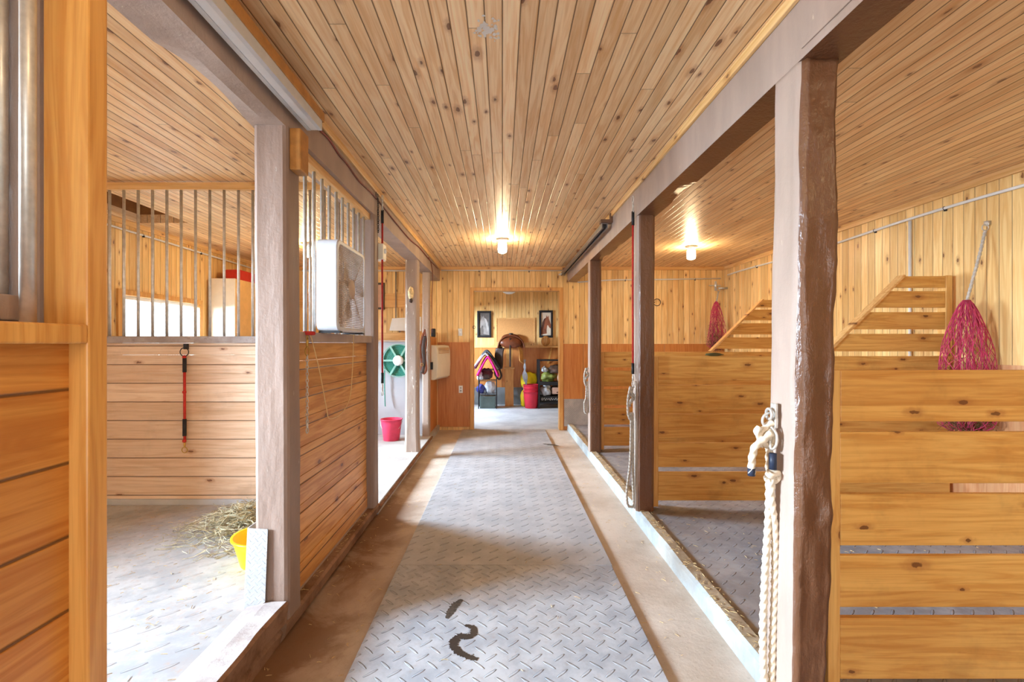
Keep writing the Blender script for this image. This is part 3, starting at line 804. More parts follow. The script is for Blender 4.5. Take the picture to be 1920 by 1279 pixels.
def crosstie(x, y, z0, z1, label, mats=(m_red,), yo=0):
    t = thing('cross_tie', label, 'tie strap', (x, y, z1))
    bm = BM(); torus(bm, (x, y, z0-.02), .024, .003, 'X', 16, 5); snap(bm, (x, y, z0-.05), .07); obj('top_snap', bm, m_steel, t, smooth=True)
    obj('strap', tube(BM(), [(x, y, z0-.11), (x-.002, y, (z0+z1)/2), (x, y, z1+.1)], .0075, 8), m_red, t, smooth=True)
    for a_, b_ in ((z0-.11, z0-.21), (z1+.18, z1+.10)): obj('sleeve', tube(BM(), [(x, y, a_), (x, y, b_)], .011, 10), m_black, t, smooth=True)
    bm = BM(); snap(bm, (x, y, z1+.09), .085); obj('bottom_snap', bm, m_steel, t, smooth=True)
    return t
crosstie(-.915, 3.66, 2.43, .90, 'long red tie strap hanging from the left beam beside the fan post')
crosstie(.952, 3.50, 2.375, .98, 'long red tie strap hanging on the second right-hand post')
t = thing('hanging_chain', 'short double chain hanging from the left beam above the fan post', 'chain', (-.925, 3.58, 2.2))
bm = BM(); torus(bm, (-.93, 3.56, 2.405), .028, .003, 'X', 16, 5); obj('ring', bm, m_blackm, t)
obj('chain', chain(BM(), (-.925, 3.57, 2.38), (-.925, 3.575, 2.13)), m_blackm, t)
# cables
pts = [PX(x, y, -.922) for x, y in ((604,243), (622,262), (640,290), (655,308), (676,338), (700,362), (722,388), (745,418), (770,448), (790,466), (806,486))] + [(-.922, 6.95, 2.39)]
tag(obj('electric_cable', tube(BM(), crom([(-.935, p[1], min(p[2], 2.41)) for p in pts]), .006, 6), m_wire, smooth=True), 'red and black cable run along the top of the left beam', 'cable')
bm = tube(BM(), crom([(-.937, 6.1, 2.40), (-.937, 6.3, 2.36), (-.937, 6.45, 2.2), (-.955, 6.5, 1.9), (-.955, 6.5, 1.45)]), .005, 6)
tag(obj('electric_cable', bm, m_wire, smooth=True), 'red cable dropping from the left beam towards the wall heater', 'cable')

# rope bundles
def rope(bm, pts, r, pitch=14): return tube(bm, crom(pts, 10), r, 12, lobes=3, pitch=pitch*.6)
t = thing('tie_rope', 'thick white rope hanging from a ring on the front right post', 'rope', PX(1455, 790, .93))
xr = .915; yr = 1.655
f = lambda x, y, X=xr: (X, X*900/(x-942), 1.3-(y-645)*(X*900/(x-942))/900)
g = lambda x, y, Y=1.66: P3(x, y, Y)
bm = BM(); box(bm, .935, .945, 1.645, 1.675, 1.01, 1.095); obj('ring_plate', bm, m_steel, t, bev=.002)
bm = torus(BM(), (.925, 1.66, 1.035), .026, .0045, 'Y', 20, 8); torus(bm, (.922, 1.66, 1.058), .018, .005, 'X', 16, 8); obj('ring', bm, m_steel, t, smooth=True)
bm = BM(); rope(bm, [g(1449,792), g(1438,800), g(1428,812), g(1434,828), g(1446,822), g(1440,808), g(1430,822), g(1424,838)], .0115)
rope(bm, [g(1446,812,1.64), g(1430,826,1.64), g(1416,838,1.64), g(1410,860,1.64), g(1409,888,1.64)], .0115)
rope(bm, [g(1424,800,1.65), g(1420,812,1.65), g(1434,832,1.65), g(1450,836,1.65), g(1452,820,1.65), g(1440,806,1.65)], .0105); obj('knot', bm, m_rope, t, smooth=True)
bm = BM(); rope(bm, [g(1441,812), g(1442,860), g(1441,960), g(1434,1080), g(1430,1200), g(1434,1290), g(1440,1306,1.65), g(1446,1292), g(1449,1200), g(1453,1080), g(1452,990,1.655), g(1446,930,1.65), g(1447,880,1.645)], .0115)
obj('rope', bm, m_rope, t, smooth=True)
bm = BM(); rope(bm, [g(1436,886,1.64), g(1446,892,1.63), g(1458,888,1.64), g(1456,900,1.65), g(1444,902,1.65), g(1436,894,1.65)], .0105); obj('lower_knot', bm, m_rope, t, smooth=True)
obj('tape', tube(BM(), [g(1449,850,1.635), g(1449,880,1.635)], .0125, 12), m_tape, t, smooth=True); obj('tape', tube(BM(), [g(1409,878,1.64), g(1409,892,1.64)], .0125, 12), m_tape, t, smooth=True)
bm = tube(BM(), [g(1449,860,1.632), g(1449,858,1.63)], .002, 4); tube(bm, crom([g(1446,800,1.64), g(1456,815,1.63), g(1455,835,1.63), g(1446,842,1.635), g(1443,825,1.64)]), .0045, 8); obj('snap_hook', bm, m_steel, t, smooth=True)

def coil(label, Y, xy, zs, mat, r=.009, s=1):
    x0 = xy
    t = thing('tie_rope', label, 'rope', (x0, Y, zs[0]))
    top, mid, bot = zs
    bm = BM()
    for k in range(5):
        a = k*1.3; rope(bm, [(x0+.014*math.cos(a), Y+.014*math.sin(a), top-.02*k), (x0-.018*math.cos(a), Y-.014*math.sin(a), top-.03-.02*k), (x0+.018*math.sin(a), Y+.012, top-.05-.025*k)], r)
    rope(bm, [(x0-.012, Y-.004, top), (x0-.03, Y-.008, (top+mid)/2), (x0-.03, Y-.008, mid), (x0-.014, Y, mid-.05)], r*1.1)
    obj('knot', bm, mat, t, smooth=True)
    bm = BM()
    rope(bm, [(x0-.005, Y, mid), (x0-.012, Y, (mid+bot)/2), (x0-.04*s, Y-.01, bot+.12), (x0-.035*s, Y-.01, bot+.02), (x0-.005, Y-.01, bot), (x0+.012, Y, bot+.03), (x0+.008, Y, bot+.2), (x0+.004, Y, mid)], r)
    obj('rope', bm, mat, t, smooth=True); return t
coil('weathered rope looped below the red strap on the second right-hand post', 3.50, .945, (.99, .80, .115), m_ropeg)
coil('weathered rope on the farthest right-hand post', 5.40, .952, (1.03, .88, .52), m_ropeg, .009, .8)
tag(obj('steel_cable', tube(BM(), crom([(.962, 3.47, 1.03), (.962, 3.475, .6), (.958, 3.475, .16), (.952, 3.475, .11)]), .004, 6), m_steel, smooth=True), 'thin steel cable hanging beside the rope on the second right post', 'cable')

# ------------------------------------------------------------------ ceiling lamps
def lamp(x, y, label, power=26):
    t = thing('ceiling_lamp', label, 'lamp', (x, y, ZC), 'jar ceiling lamps')
    bm = lathe(BM(), [(.062, 0), (.066, -.006), (.064, -.022), (.046, -.03), (.044, -.048)], (x, y, ZC-.0005), 24); obj('lamp_base', bm, m_white, t, smooth=True)
    bm = lathe(BM(), [(.038, -.048), (.050, -.06), (.052, -.12), (.046, -.15), (.02, -.162), (0.0001, -.163)], (x, y, ZC), 24); obj('glass_jar', bm, m_jar, t, smooth=True)
    l = bpy.data.lights.new('bulb', 'POINT'); l.energy = power; l.color = (1, .74, .42); l.shadow_soft_size = .035
    o = bpy.data.objects.new('bulb_light', l); C.objects.link(o); o.parent = t; o.location = (0, 0, -.10)
lamp(0, 5.32, 'lit jar lamp on the ceiling at the middle of the aisle')
lamp(2.25, 5.72, 'lit jar lamp on the ceiling over the right tie stalls')
lamp(-2.25, 5.55, 'lit jar lamp seen through the left stall bars')
lamp(0, .2, 'added unseen fill lamp on the aisle ceiling above the camera', 13)  # added out of view to brighten the near aisle
lamp(2.25, .35, 'added unseen fill lamp over the nearest right tie stall', 10)  # added out of view to brighten the near right stall
t = thing('ceiling_lamp', 'white dome lamp on the tack room ceiling', 'lamp', (.13, 9.3, 2.45))
obj('lamp_base', lathe(BM(), [(.10, 0), (.12, -.02), (.12, -.05), (.10, -.06)], (.13, 9.3, 2.4495), 24), m_white, t, smooth=True)
obj('glass_dome', lathe(BM(), [(.125, -.06), (.15, -.10), (.12, -.15), (.06, -.18), (0.0001, -.185)], (.13, 9.3, 2.4495), 24), m_white, t, smooth=True)

# ------------------------------------------------------------------ pipes
def pipe(name, pts, r, mat, label, clips=(), clipmat=None, cat='pipe'):
    t = thing(name, label, cat, pts[0])
    obj('pipe_run', tube(BM(), pts, r, 10), mat, t, smooth=True)
    for c, ax in clips:
        bm = BM(); torus(bm, c, r+.0015, .0022, ax, 12, 5); c = Vector(c)
        if ax == 'Y': box(bm, c.x-.0, c.x+.014, c.y-.008, c.y+.008, c.z-.022, c.z-.006)
        else: box(bm, c.x-.008, c.x+.008, c.y, c.y+.014, c.z-.022, c.z-.006)
        obj('clip', bm, clipmat or m_blackm, t)
    return t
zp = 1.3+ (645-346)*XR/978
xp = XR-.016
wob = lambda y: zp + .012*math.sin(y*2.1) - .012
pts = [(xp, y, wob(y)) for y in [1.5+.2*k for k in range(29)]]
pipe('wall_pipe', pts, .011, m_pvc, 'white pipe running along the top of the right wall', [((xp, y, wob(y)), 'Y') for y in (2.2, 3.0, 3.62, 4.3, 5.3, 6.3)])
pts = [(x, YB-.022, wob(7.0)+.0*x) for x in (3.28, 2.6, 2.0, 1.4, .97)]
pipe('wall_pipe', [(3.28, YB-.03, 2.285), (2.4, YB-.03, 2.27), (1.7, YB-.03, 2.265), (1.13, YB-.03, 2.23)], .010, m_pvc, 'white pipe across the back wall of the far right stall', [((2.9, YB-.03, 2.278), 'X'), ((1.85, YB-.03, 2.266), 'X')])
pipe('upright_pipe', [(xp, 3.4*900/768*XR/3.4, wob(3.9)-.016), (xp, 3.4*900/768*XR/3.4, .12)], .012, m_pvc, 'white upright pipe behind the sloping partition top')
pipe('wall_pipe', [(XL+.03, y, 2.365) for y in (3.6, 4.5, 5.5, 6.5, 7.2)], .010, m_pvc, 'white pipe high on the left wall behind the bars', [((XL+.03, y, 2.365), 'Y') for y in (4.0, 4.7, 5.6, 6.4)])
pipe('wall_conduit', [(-.92, YB-.045, 2.405), (.95, YB-.045, 2.40)], .009, m_pvc, 'thin pale conduit along the top of the aisle end wall', [((-.35, YB-.045, 2.403), 'X'), ((.4, YB-.045, 2.40), 'X')])
pipe('wall_conduit', [(.84, YB-.10, 2.33), (.93, YB-.10, 2.37)], .012, m_pvc, 'short white pipe stub at the far end of the right track')
t = thing('pipe_valve', 'small metal valve on the pipe in the far right corner', 'valve', (3.22, YB-.04, 2.22))
bm = BM(); lathe(bm, [(.018, 0), (.02, .02), (.018, .05)], (3.2, YB-.05, 2.16), 12); box(bm, 3.10, 3.27, YB-.06, YB-.045, 2.17, 2.182); box(bm, 3.19, 3.21, YB-.06, YB-.0301, 2.10, 2.24); obj('valve_body', bm, m_steel, t)
# wash area pipes
pipe('wall_pipe', [(-3.0, YB-.045, 2.40), (-1.1, YB-.045, 2.40)], .012, m_pvc, 'white pipe along the top of the wash area wall')
xw = (742-942)*7.2/900
pipe('upright_pipe', [(xw, YB-.04, 2.385), (xw, YB-.04, 1.55), (xw+.06, YB-.04, 1.54), (xw+.06, YB-.04, 1.34)], .009, plain('grey_pipe', (128,120,116), .5), 'thin grey water pipe down the wash area wall')
t = thing('water_tap', 'small tap at the end of the grey pipe in the wash area', 'tap', (xw+.06, YB-.05, 1.40))
bm = lathe(BM(), [(.014, 0), (.018, .02), (.014, .05)], (xw+.06, YB-.06, 1.38), 10); torus(bm, (xw+.06, YB-.075, 1.42), .022, .004, 'Y', 12, 5); obj('tap_body', bm, m_blackm, t)
struct('trim_16', box(BM(), -3.4, -1.07, YB-.02, YB, 1.85, 2.06), m_trimx, 'pale horizontal board on the wash area wall')
# white panel
t = thing('white_sign_board', 'white plastic sheet leaning at the wash area wall', 'board', (-1.6, 7.15, 1.45))
a = P3(730, 620, 7.16); b = P3(735, 597, 7.16); c = P3(790, 594, 7.16); d = P3(790, 621, 7.16)
obj('sheet', prism(BM(), [a, d, c, b], (0, .012, 0)), m_white, t)
struct('trim_17', box(BM(), -2.6, -.98, YB-.10, YB-.0001, 1.20, 1.50-.03), m_trimx, 'pine ledge board behind the grey panel')
t = thing('picture_frame', 'dark picture frame partly hidden behind the red strap', 'picture', (-1.85, 7.23, 1.9))
x0, x1 = (700-942)*7.2/900, (720-942)*7.2/900; z0, z1 = 1.3+65*.008, 1.3+115*.008
bm = BM(); s = .03
for q in ((x0, x1, z1-s, z1), (x0, x1, z0, z0+s), (x0, x0+s, z0+s, z1-s), (x1-s, x1, z0+s, z1-s)): box(bm, q[0], q[1], YB-.045, YB-.0201, q[2], q[3])
obj('frame', bm, m_leatherd, t); obj('picture', box(BM(), x0+s, x1-s, YB-.03, YB-.0201, z0+s, z1-s), m_bagp, t)

# half wall with hose reel
HW = tag(obj('half_wall_panel', box(BM(), -2.5, -.975, 6.45, 6.50, .076, 1.325), m_panel, bev=.004), 'pale grey half-height panel behind the hose reel', 'panel')
tag(obj('ledge_board', box(BM(), -2.5, -.975, 6.43, 6.53, 1.3255, 1.35), m_mauve, bev=.002), 'wooden ledge on top of the grey half panel', 'ledge')
HR = thing('hose_reel', 'green garden hose wound on a reel on the grey panel', 'hose reel', (P3(748.5, 676, 6.36)))
cx, cy, cz = P3(748.5, 676, 6.36)
bm = BM()
for k in range(9):
    for j in range(3):
        torus(bm, (cx, 6.33+j*.03, cz), .075+k*.0155, .0085, 'Y', 40, 6)
obj('hose', bm, m_green, HR, smooth=True)
bm = torus(BM(), (cx, 6.305, cz), .215, .006, 'Y', 40, 6)
for k in range(6):
    a = R(60*k+0); d = Vector((math.cos(a), 0, math.sin(a))); nn = Vector((-math.sin(a), 0, math.cos(a))); c0 = Vector((cx, 6.298, cz))
    prism(bm, [c0+d*.05+nn*.011, c0+d*.213+nn*.013, c0+d*.213-nn*.013, c0+d*.05-nn*.011], (0, .012, 0))
obj('reel_frame', bm, m_greenl, HR)
obj('hub', lathe(BM(), [(.066, .02), (.068, -.004), (.05, -.016), (0.0001, -.018)], (cx, 6.295, cz), 28, 'Y'), m_white, HR, smooth=True)
obj('axle', box(BM(), cx-.03, cx+.03, 6.38, 6.4499, cz-.03, cz+.03), m_white, HR)
bm = tube(BM(), crom([(cx-.2, 6.40, cz-.05), (cx-.205, 6.40, cz-.2), (cx-.202, 6.40, .66), (cx-.195, 6.39, .52), (cx-.19, 6.38, .47)]), .007, 8); obj('hose_end', bm, m_green, HR, smooth=True)
def bucket(name, x, y, z, r0, r1, h, mat, label, grp=None, handle=True):
    t = thing(name, label, 'bucket', (x, y, z), grp)
    obj('pail', lathe(BM(), [(r0*.96, 0), (r0, .004), (r1*.93, h*.8), (r1*.94, h*.82), (r1*.97, h), (r1*1.04, h), (r1*1.04, h+.008), (r1*.94, h+.008), (r0*.95, .012), (.0001, .012)], (x, y, z+.0005), 32), mat, t, smooth=True)
    if handle: obj('handle', tube(BM(), [(x+r1*math.cos(a)*1.03, y-r1*1.03*abs(math.sin(a))*.6-.0, z+h*.93-abs(math.sin(a))*h*.5) for a in [PI*k/16 for k in range(17)]], .003, 6), m_steel, t, smooth=True)
    return t
bucket('bucket', -1.41, 6.10, .0755, .10, .135, .265, m_pinkp, 'pink bucket on the concrete under the hose reel')
bucket('feed_tub', -1.245, 2.52, .1555, .115, .155, .14, m_yel, 'yellow feed tub on the stall floor behind the left front post', handle=False)
# heater
HT = thing('wall_heater', 'white electric wall heater left of the tack room doorway', 'heater', (-.95, 6.95, .9))
import mathutils
Rm = mathutils.Matrix.Rotation(R(-11), 3, 'Z'); o0 = Vector((-.985, 6.62, 0))
def hp(l, d, z): return o0 + Rm @ Vector((d, l, 0)) + Vector((0, 0, z))
bm = BM(); prof = [(0, .80), (.04, .80), (.085, .83), (.095, 1.0), (.09, 1.2), (.07, 1.275), (0, 1.285)]
prism(bm, [hp(0, d, z) for d, z in prof], hp(.60, 0, 0)-hp(0, 0, 0)); obj('heater_case', bm, m_cream, HT, bev=.006)
bm = BM()
for k in range(5):
    z = 1.245-.018*k; d0 = .088 if k > 0 else .079
    prism(bm, [hp(.06, d0-.004, z), hp(.06, d0+.006, z), hp(.06, d0+.006, z-.006), hp(.06, d0-.004, z-.006)], hp(.48, 0, 0)-hp(0, 0, 0))
obj('vent_slots', bm, m_tan, HT)
obj('power_socket_box', box(BM(), -.985, -.955, 6.56, 6.615, .95, 1.05), m_black, HT)
# return wall behind heater
struct('wall_return', box(BM(), -1.06, -.987, 6.54, YB, .076, 1.40), m_ply)
# dark case, switches
tag(obj('battery_charger_case', box(BM(), -1.045, -.985, 7.02, 7.10, 1.402, 1.525), m_black, bev=.012), 'small black rounded case above the wall heater', 'case')
t = thing('light_switch', 'steel light switch plate beside the tack room doorway', 'switch', P3(863, 623, 7.23))
x, y, z = P3(863, 623, 7.24); obj('switch_plate', box(BM(), x-.03, x+.03, YB-.008, YB-.0005, z-.055, z+.055), m_steel, t, bev=.002); obj('toggle', box(BM(), x-.005, x+.005, YB-.02, YB-.0081, z-.012, z+.012), m_white, t)
t = thing('power_outlet', 'white power outlet low on the orange plywood panel', 'outlet', P3(864, 730, 7.23))
x, y, z = P3(864, 730, 7.24); obj('outlet_plate', box(BM(), x-.03, x+.03, YB-.02, YB-.0125, z-.055, z+.055), m_white, t, bev=.002)
bm = BM(); box(bm, x-.012, x+.012, YB-.023, YB-.0201, z+.01, z+.032); box(bm, x-.012, x+.012, YB-.023, YB-.0201, z-.032, z-.01); obj('socket', bm, m_greyf, t)
# ornament on left post 3
t = thing('wall_ornament', 'small bleached carved ornament on a left-hand post', 'ornament', P3(770, 553, 5.39))
x, y, z = P3(770, 553, 5.385)
bm = BM(); blob(bm, (x, y+.002, z+.02), .03, .022, .07, 3, .35); obj('carving', bm, m_orn, t, smooth=True)
bm = BM(); blob(bm, (x+.002, y+.003, z-.065), .02, .018, .028, 5, .3, 2); obj('dark_tip', bm, m_leatherd, t, smooth=True)
# leather tack on post 4
t = thing('leather_halter', 'brown leather halter hanging on the narrow left-hand post', 'halter', P3(794, 660, 6.28))
q = lambda x, y, Y=6.28: P3(x, y, Y)
bm = tube(BM(), crom([q(798,618), q(792,632), q(788,655), q(791,680), q(790,690), q(794,700), q(799,692), q(797,670), q(799,640), q(798,618)]), .016, 8, flat=(0,1,0)); obj('strap', bm, m_leather, t, smooth=True)
bm = tube(BM(), crom([q(797,630,6.25), q(794,650,6.25), q(795,680,6.25), q(792,700,6.25)]), .02, 8, flat=(0,1,0)); obj('cheek_strap', bm, m_leatherd, t, smooth=True)
bm = tube(BM(), crom([q(799,616,6.24), q(802,640,6.26), q(800,660,6.26)]), .006, 8); obj('cord', bm, m_ropeg, t, smooth=True)
bm = torus(BM(), q(791,684,6.24), .018, .003, 'Y', 14, 5); obj('buckle', bm, m_brass, t, smooth=True)
# beige box on post 2
t = thing('junction_box', 'beige junction box on the back of the fan post', 'switch box', (-.96, 3.66, 2.0))
x, y, z = P3(716, 475, 3.72)
bm = box(BM(), x-.045, x+.03, 3.6365, 3.74, z-.06, z+.06); obj('box_body', bm, m_cream, t, bev=.004)
obj('dial', lathe(BM(), [(.0001, -.012), (.018, -.01), (.02, 0)], (x+.031, 3.69, z+.01), 16, 'X') if False else lathe(BM(), [(.02, 0), (.018, .01), (.0001, .012)], (x+.0301, 3.69, z+.01), 16, 'X'), m_white, t, smooth=True)
# guard plate at post 1
t = thing('guard_plate', 'diamond-tread aluminium guard plate at the foot of the left front post', 'plate', (-1.06, 2.07, .19))
bm = BM(); prism(bm, [(-1.110, 2.062, .14), (-1.020, 2.062, .19), (-1.012, 2.070, .50), (-1.098, 2.070, .505)], (0, .004, 0)); obj('plate_face', bm, m_dplate, t)
bm = BM(); prism(bm, [(-1.110, 2.0665, .16), (-1.098, 2.0745, .505), (-1.098, 2.20, .505), (-1.106, 2.20, .16)], (-.004, 0, 0)); obj('plate_return', bm, m_alu, t)
tag(obj('kick_plate', box(BM(), .93, 1.34, YB-.018, YB-.0125, .06, .47), m_dplate2), 'diamond-tread metal plate low on the wall right of the doorway', 'plate')
t = thing('wall_ring', 'black ring hook on the far right pine wall', 'ring', P3(1232, 567, 7.2))
x, y, z = P3(1232, 567, 7.22); bm = torus(BM(), (x, 7.22, z), .052, .005, 'Y', 24, 6); obj('ring', bm, m_blackm, t, smooth=True); obj('hook', box(BM(), x-.06, x-.035, 7.215, YB-.0005, z-.008, z+.008), m_blackm, t)
# small hinge hook on door casing
tag(obj('door_hook', torus(BM(), (-.425, 7.205, 1.55), .02, .004, 'Y', 12, 5), m_blackm), 'small metal hook on the left side of the doorway casing', 'hook')

# ------------------------------------------------------------------ hay nets
def haynet(root, x, y, ztop, zbot, rmax, ringpt, label, n=17, seed=1, fl_=.75):
    t = thing('hay_net', label, 'hay net', (x, y, zbot), 'hay nets')
    rp = Vector(ringpt)
    bm = torus(BM(), rp, .022, .0035, 'Y', 16, 6); torus(bm, rp+Vector((.012, 0, .025)), .012, .004, 'X', 12, 6)
    box(bm, rp.x, XR-.0005, rp.y-.012, rp.y+.012, rp.z+.018, rp.z+.045)
    obj('wall_ring', bm, m_steel, t, smooth=True)
    bm = BM(); rope(bm, [rp+Vector((0, 0, -.02)), (rp.x*.6+x*.4, rp.y*.6+y*.4-.01, rp.z*.6+ztop*.4), (x, y, ztop-.02)], .009, 16)
    obj('hanging_rope', bm, m_ropeg, t, smooth=True)
    H = ztop-zbot
    def surf(a, s):    # s 0 top .. 1 bottom
        r = rmax*(.10 + .9*math.sin(min(1, s*1.05)**.72*PI*.5)) if s < .93 else rmax*(.98*(1-(s-.93)/.07*.6))
        rr = r*(1+.22*noise.noise(Vector((math.cos(a)*1.3, math.sin(a)*1.3+seed, s*3))))
        return Vector((x+rr*math.cos(a), y+rr*math.sin(a)*fl_, ztop-H*s + .012*math.sin(a*3+seed)*s))
    bm = BM()
    for sg in (1, -1):
        for k in range(n):
            pts = []
            for i in range(34):
                s = i/33; a = 2*PI*k/n + sg*(s*3.4) + .05*math.sin(s*30+k)
                p = surf(a, s)
                pts.append(p)
            tube(bm, pts, .0020, 4, caps=False)
    obj('netting', bm, m_net, t)
    # gathered folds inside
    bm = BM(); rd = random.Random(seed)
    for k in range(34):
        a = rd.uniform(0, 2*PI); f = rd.uniform(.2, .9); pts = []
        for i in range(14):
            s = i/13*rd.uniform(.97, 1); aa = a+.5*math.sin(s*5+k); p = surf(aa, s); c = Vector((x, y, p.z)); pts.append(c.lerp(p, f)+Vector((rd.uniform(-1, 1), rd.uniform(-1, 1), 0))*.006)
        tube(bm, pts, .0024, 4, caps=False)
    obj('gathered_netting', bm, m_net, t)
    bm = BM()
    for k in range(520):
        s = 1-abs(rd.gauss(0, .22)); s = min(.99, max(.3, s)); a = rd.uniform(0, 2*PI); p = surf(a, s); c = Vector((x, y, p.z)); p = c.lerp(p, rd.uniform(.2, .95))
        d = Vector((rd.gauss(0, 1), rd.gauss(0, 1), rd.gauss(0, .8))).normalized()*rd.uniform(.03, .07)
        tube(bm, [p-d, p, p+d], .0014, 3, caps=False)
    o = obj('hay', bm, m_hayd, t); o['kind'] = 'stuff'
    return t
haynet('a', 3.17, 3.28, 1.60, .70, .185, (XR-.03, 3.30, 2.10), 'large pink hay net hanging at the right edge beside the sloping partition top', seed=2)
haynet('b', 3.12, 7.0, 1.92, 1.22, .13, (3.22, 7.15, 2.10), 'small pink hay net hanging in the far right corner', n=12, seed=5)
# green glove-like thing on partition 2
t0 = P3(1338, 668, 3.55); bm = BM(); blob(bm, (t0[0], 3.545, 1.222), .065, .022, .012, 4, .3)
tag(obj('leather_glove', bm, plain('olive_leather', (92,84,48), .7), smooth=True), 'small olive glove lying on top of the second slatted partition', 'glove')

# ------------------------------------------------------------------ hay on floor
def stalks(bm, n, fn, rd, l=(.03, .1), r=.0012, flat=.35):
    for k in range(n):
        p = Vector(fn(rd)); a = rd.uniform(0, 2*PI); L = rd.uniform(*l); d = Vector((math.cos(a), math.sin(a), rd.gauss(0, flat)))*L*.5
        up = Vector((0, 0, abs(rd.gauss(0, .3))*L*.2)); A, B = p-d, p+d; A.z = max(A.z, p.z*0+fn.z0); B.z = max(B.z, fn.z0)
        tube(bm, [A, p+up, B], r, 3, caps=False)
rd = random.Random(4)
def hayfn(r):
    a = r.uniform(0, 2*PI); q = abs(r.gauss(0, .5)); q = min(q, 1.2); h = .13*max(0, 1-q*q)
    return (-1.60+.36*q*math.cos(a), min(3.30, 3.0+.36*q*math.sin(a)), .158+r.uniform(0, 1)*h)
hayfn.z0 = .157
bm = BM(); stalks(bm, 2600, hayfn, rd, (.03, .12), .0017); tag(obj('hay_pile', bm, m_hayg), 'loose pile of grey-green hay in the left stall corner', 'hay', kind='stuff')
def litter(x0, x1, y0, y1, z):
    f_ = lambda r: (r.uniform(x0, x1), r.uniform(y0, y1), z+.002)
    f_.z0 = z+.001; return f_
bm = BM()
for (a, n) in ((litter(-3.2, -1.12, 1.3, 3.38, .156), 520), (litter(-1.09, -.95, 2.24, 3.49, .1), 160), (litter(.985, 1.06, 1.0, 7.1, .1), 620), (litter(-.95, -.62, 1.6, 6.9, .0005), 150), (litter(.66, .96, 1.2, 7, .0005), 110), (litter(1.07, 3.1, 1.9, 5.4, .086), 260), (litter(-.6, .6, 1.5, 6.5, .02), 60)):
    stalks(bm, n, a, rd, (.006, .03), .0012, .05)
tag(obj('straw_litter', bm, m_straw), 'scattered straw and chips over floors, sills and curb', 'straw', kind='stuff')

# ------------------------------------------------------------------ left second area: cabinet
t = thing('tall_cabinet', 'tall cream cabinet behind the left stall bars', 'cabinet', (-3.0, 5.9, .076))
x0, x1 = (394-942)*5.75/900, (440-942)*5.75/900; zt = 1.3+123*5.75/900
x0 = max(x0, XL+.02)
obj('cabinet_front', box(BM(), x0, x1, 5.75, 5.77, .077, zt), m_cab, t, bev=.002)
obj('cabinet_body', box(BM(), x0, x1-.001, 5.7705, 6.35, .077, zt-.001), m_cabside, t)
tag(obj('red_case', box(BM(), x1-.20, x1-.02, 5.9, 6.3, zt, zt+.13), m_redcase, bev=.012), 'red case lying on top of the cream cabinet', 'case')

# ------------------------------------------------------------------ tack room things
def pf(x0, x1, y0, y1, label, art):
    Y = YW-.05; t = thing('picture_frame', label, 'picture', ((x0+x1)/2, Y, z0))
    X0, _, Z1 = P3(x0, y0, Y); X1, _, Z0 = P3(x1, y1, Y); s = .045
    bm = BM()
    for q in ((X0, X1, Z1-s, Z1), (X0, X1, Z0, Z0+s), (X0, X0+s, Z0+s, Z1-s), (X1-s, X1, Z0+s, Z1-s)): box(bm, q[0], q[1], YW-.04, YW-.0005, q[2], q[3])
    obj('frame', bm, m_blackm, t, bev=.006)
    obj('mat_board', box(BM(), X0+s, X1-s, YW-.018, YW-.0005, Z0+s, Z1-s), art[0], t)
    # simple horse portrait: flat shapes in their own small relief
    cx, cz = (X0+X1)/2, (Z0+Z1)/2; k = (X1-X0)*.44
    H = [(-1.3,-2.3), (.2,-2.1), (.15,-1.2), (.3,-.35), (.55,-.25), (.85,-.75), (1.15,-.95), (1.4,-.7), (1.35,-.3), (1.05,.5), (.75,1.25), (.7,1.9), (.4,1.5), (.15,1.95), (0,1.4), (-.5,1.1), (-.95,.2), (-1.25,-.9)]
    if art[2]: H = [(-x_, z_) for x_, z_ in H][::-1]
    obj('horse_head', prism(BM(), [(cx+x_*k*.62, YW-.0195, cz+z_*k*.75) for x_, z_ in H], (0, .0014, 0)), art[1], t)
    M = [(-.95,-1.6), (-.55,-.6), (-.35,.4), (-.02,1.35), (-.5,1.15), (-.95,.3), (-1.15,-.8)]
    if art[2]: M = [(-x_, z_) for x_, z_ in M][::-1]
    obj('mane', prism(BM(), [(cx+x_*k*.62, YW-.0205, cz+z_*k*.75) for x_, z_ in M], (0, .0009, 0)), art[3], t)
pf(894.5, 921, 583, 633, 'black framed dark grey horse picture on the tack room wall', (plain('grey_print', (92,84,80), .7, nz=.3), plain('pale_grey_print', (138,130,126), .7, nz=.2), True, plain('white_print', (168,162,158), .7)))
pf(1011, 1037, 582, 633, 'black framed picture of a brown horse head above the shelf', (plain('cream_print', (222,206,186), .7, nz=.08), plain('bay_print', (138,80,54), .7, nz=.3), False, plain('dark_print', (84,50,38), .7)))
t = thing('cork_board', 'plain cork board between the two horse pictures', 'board', P3(966, 643, YW))
X0, _, Z1 = P3(930, 596, YW-.02); X1, _, Z0 = P3(1003, 643, YW-.02)
obj('cork', box(BM(), X0+.02, X1-.02, YW-.018, YW-.0005, Z0+.02, Z1-.02), m_cork, t)
bm = BM(); s = .02
for q in ((X0, X1, Z1-s, Z1), (X0, X1, Z0, Z0+s), (X0, X0+s, Z0+s, Z1-s), (X1-s, X1, Z0+s, Z1-s)): box(bm, q[0], q[1], YW-.024, YW-.0005, q[2], q[3])
obj('frame', bm, m_trimx, t)
t = thing('wall_shelf', 'small pine wall shelf with bracket in the tack room', 'shelf', (1.0, YW-.1, 1.22))
X0 = (1009-942)*10.15/900
obj('shelf_board', box(BM(), X0, 1.5, YW-.26, YW-.031, 1.225, 1.25), m_trimx, t, bev=.002)
obj('bracket', prism(BM(), [(1.02, YW-.24, 1.2249), (1.05, YW-.24, 1.2249), (.99, YW-.035, .88), (.96, YW-.035, .88)], (0, .018, 0)), m_trimz, t)
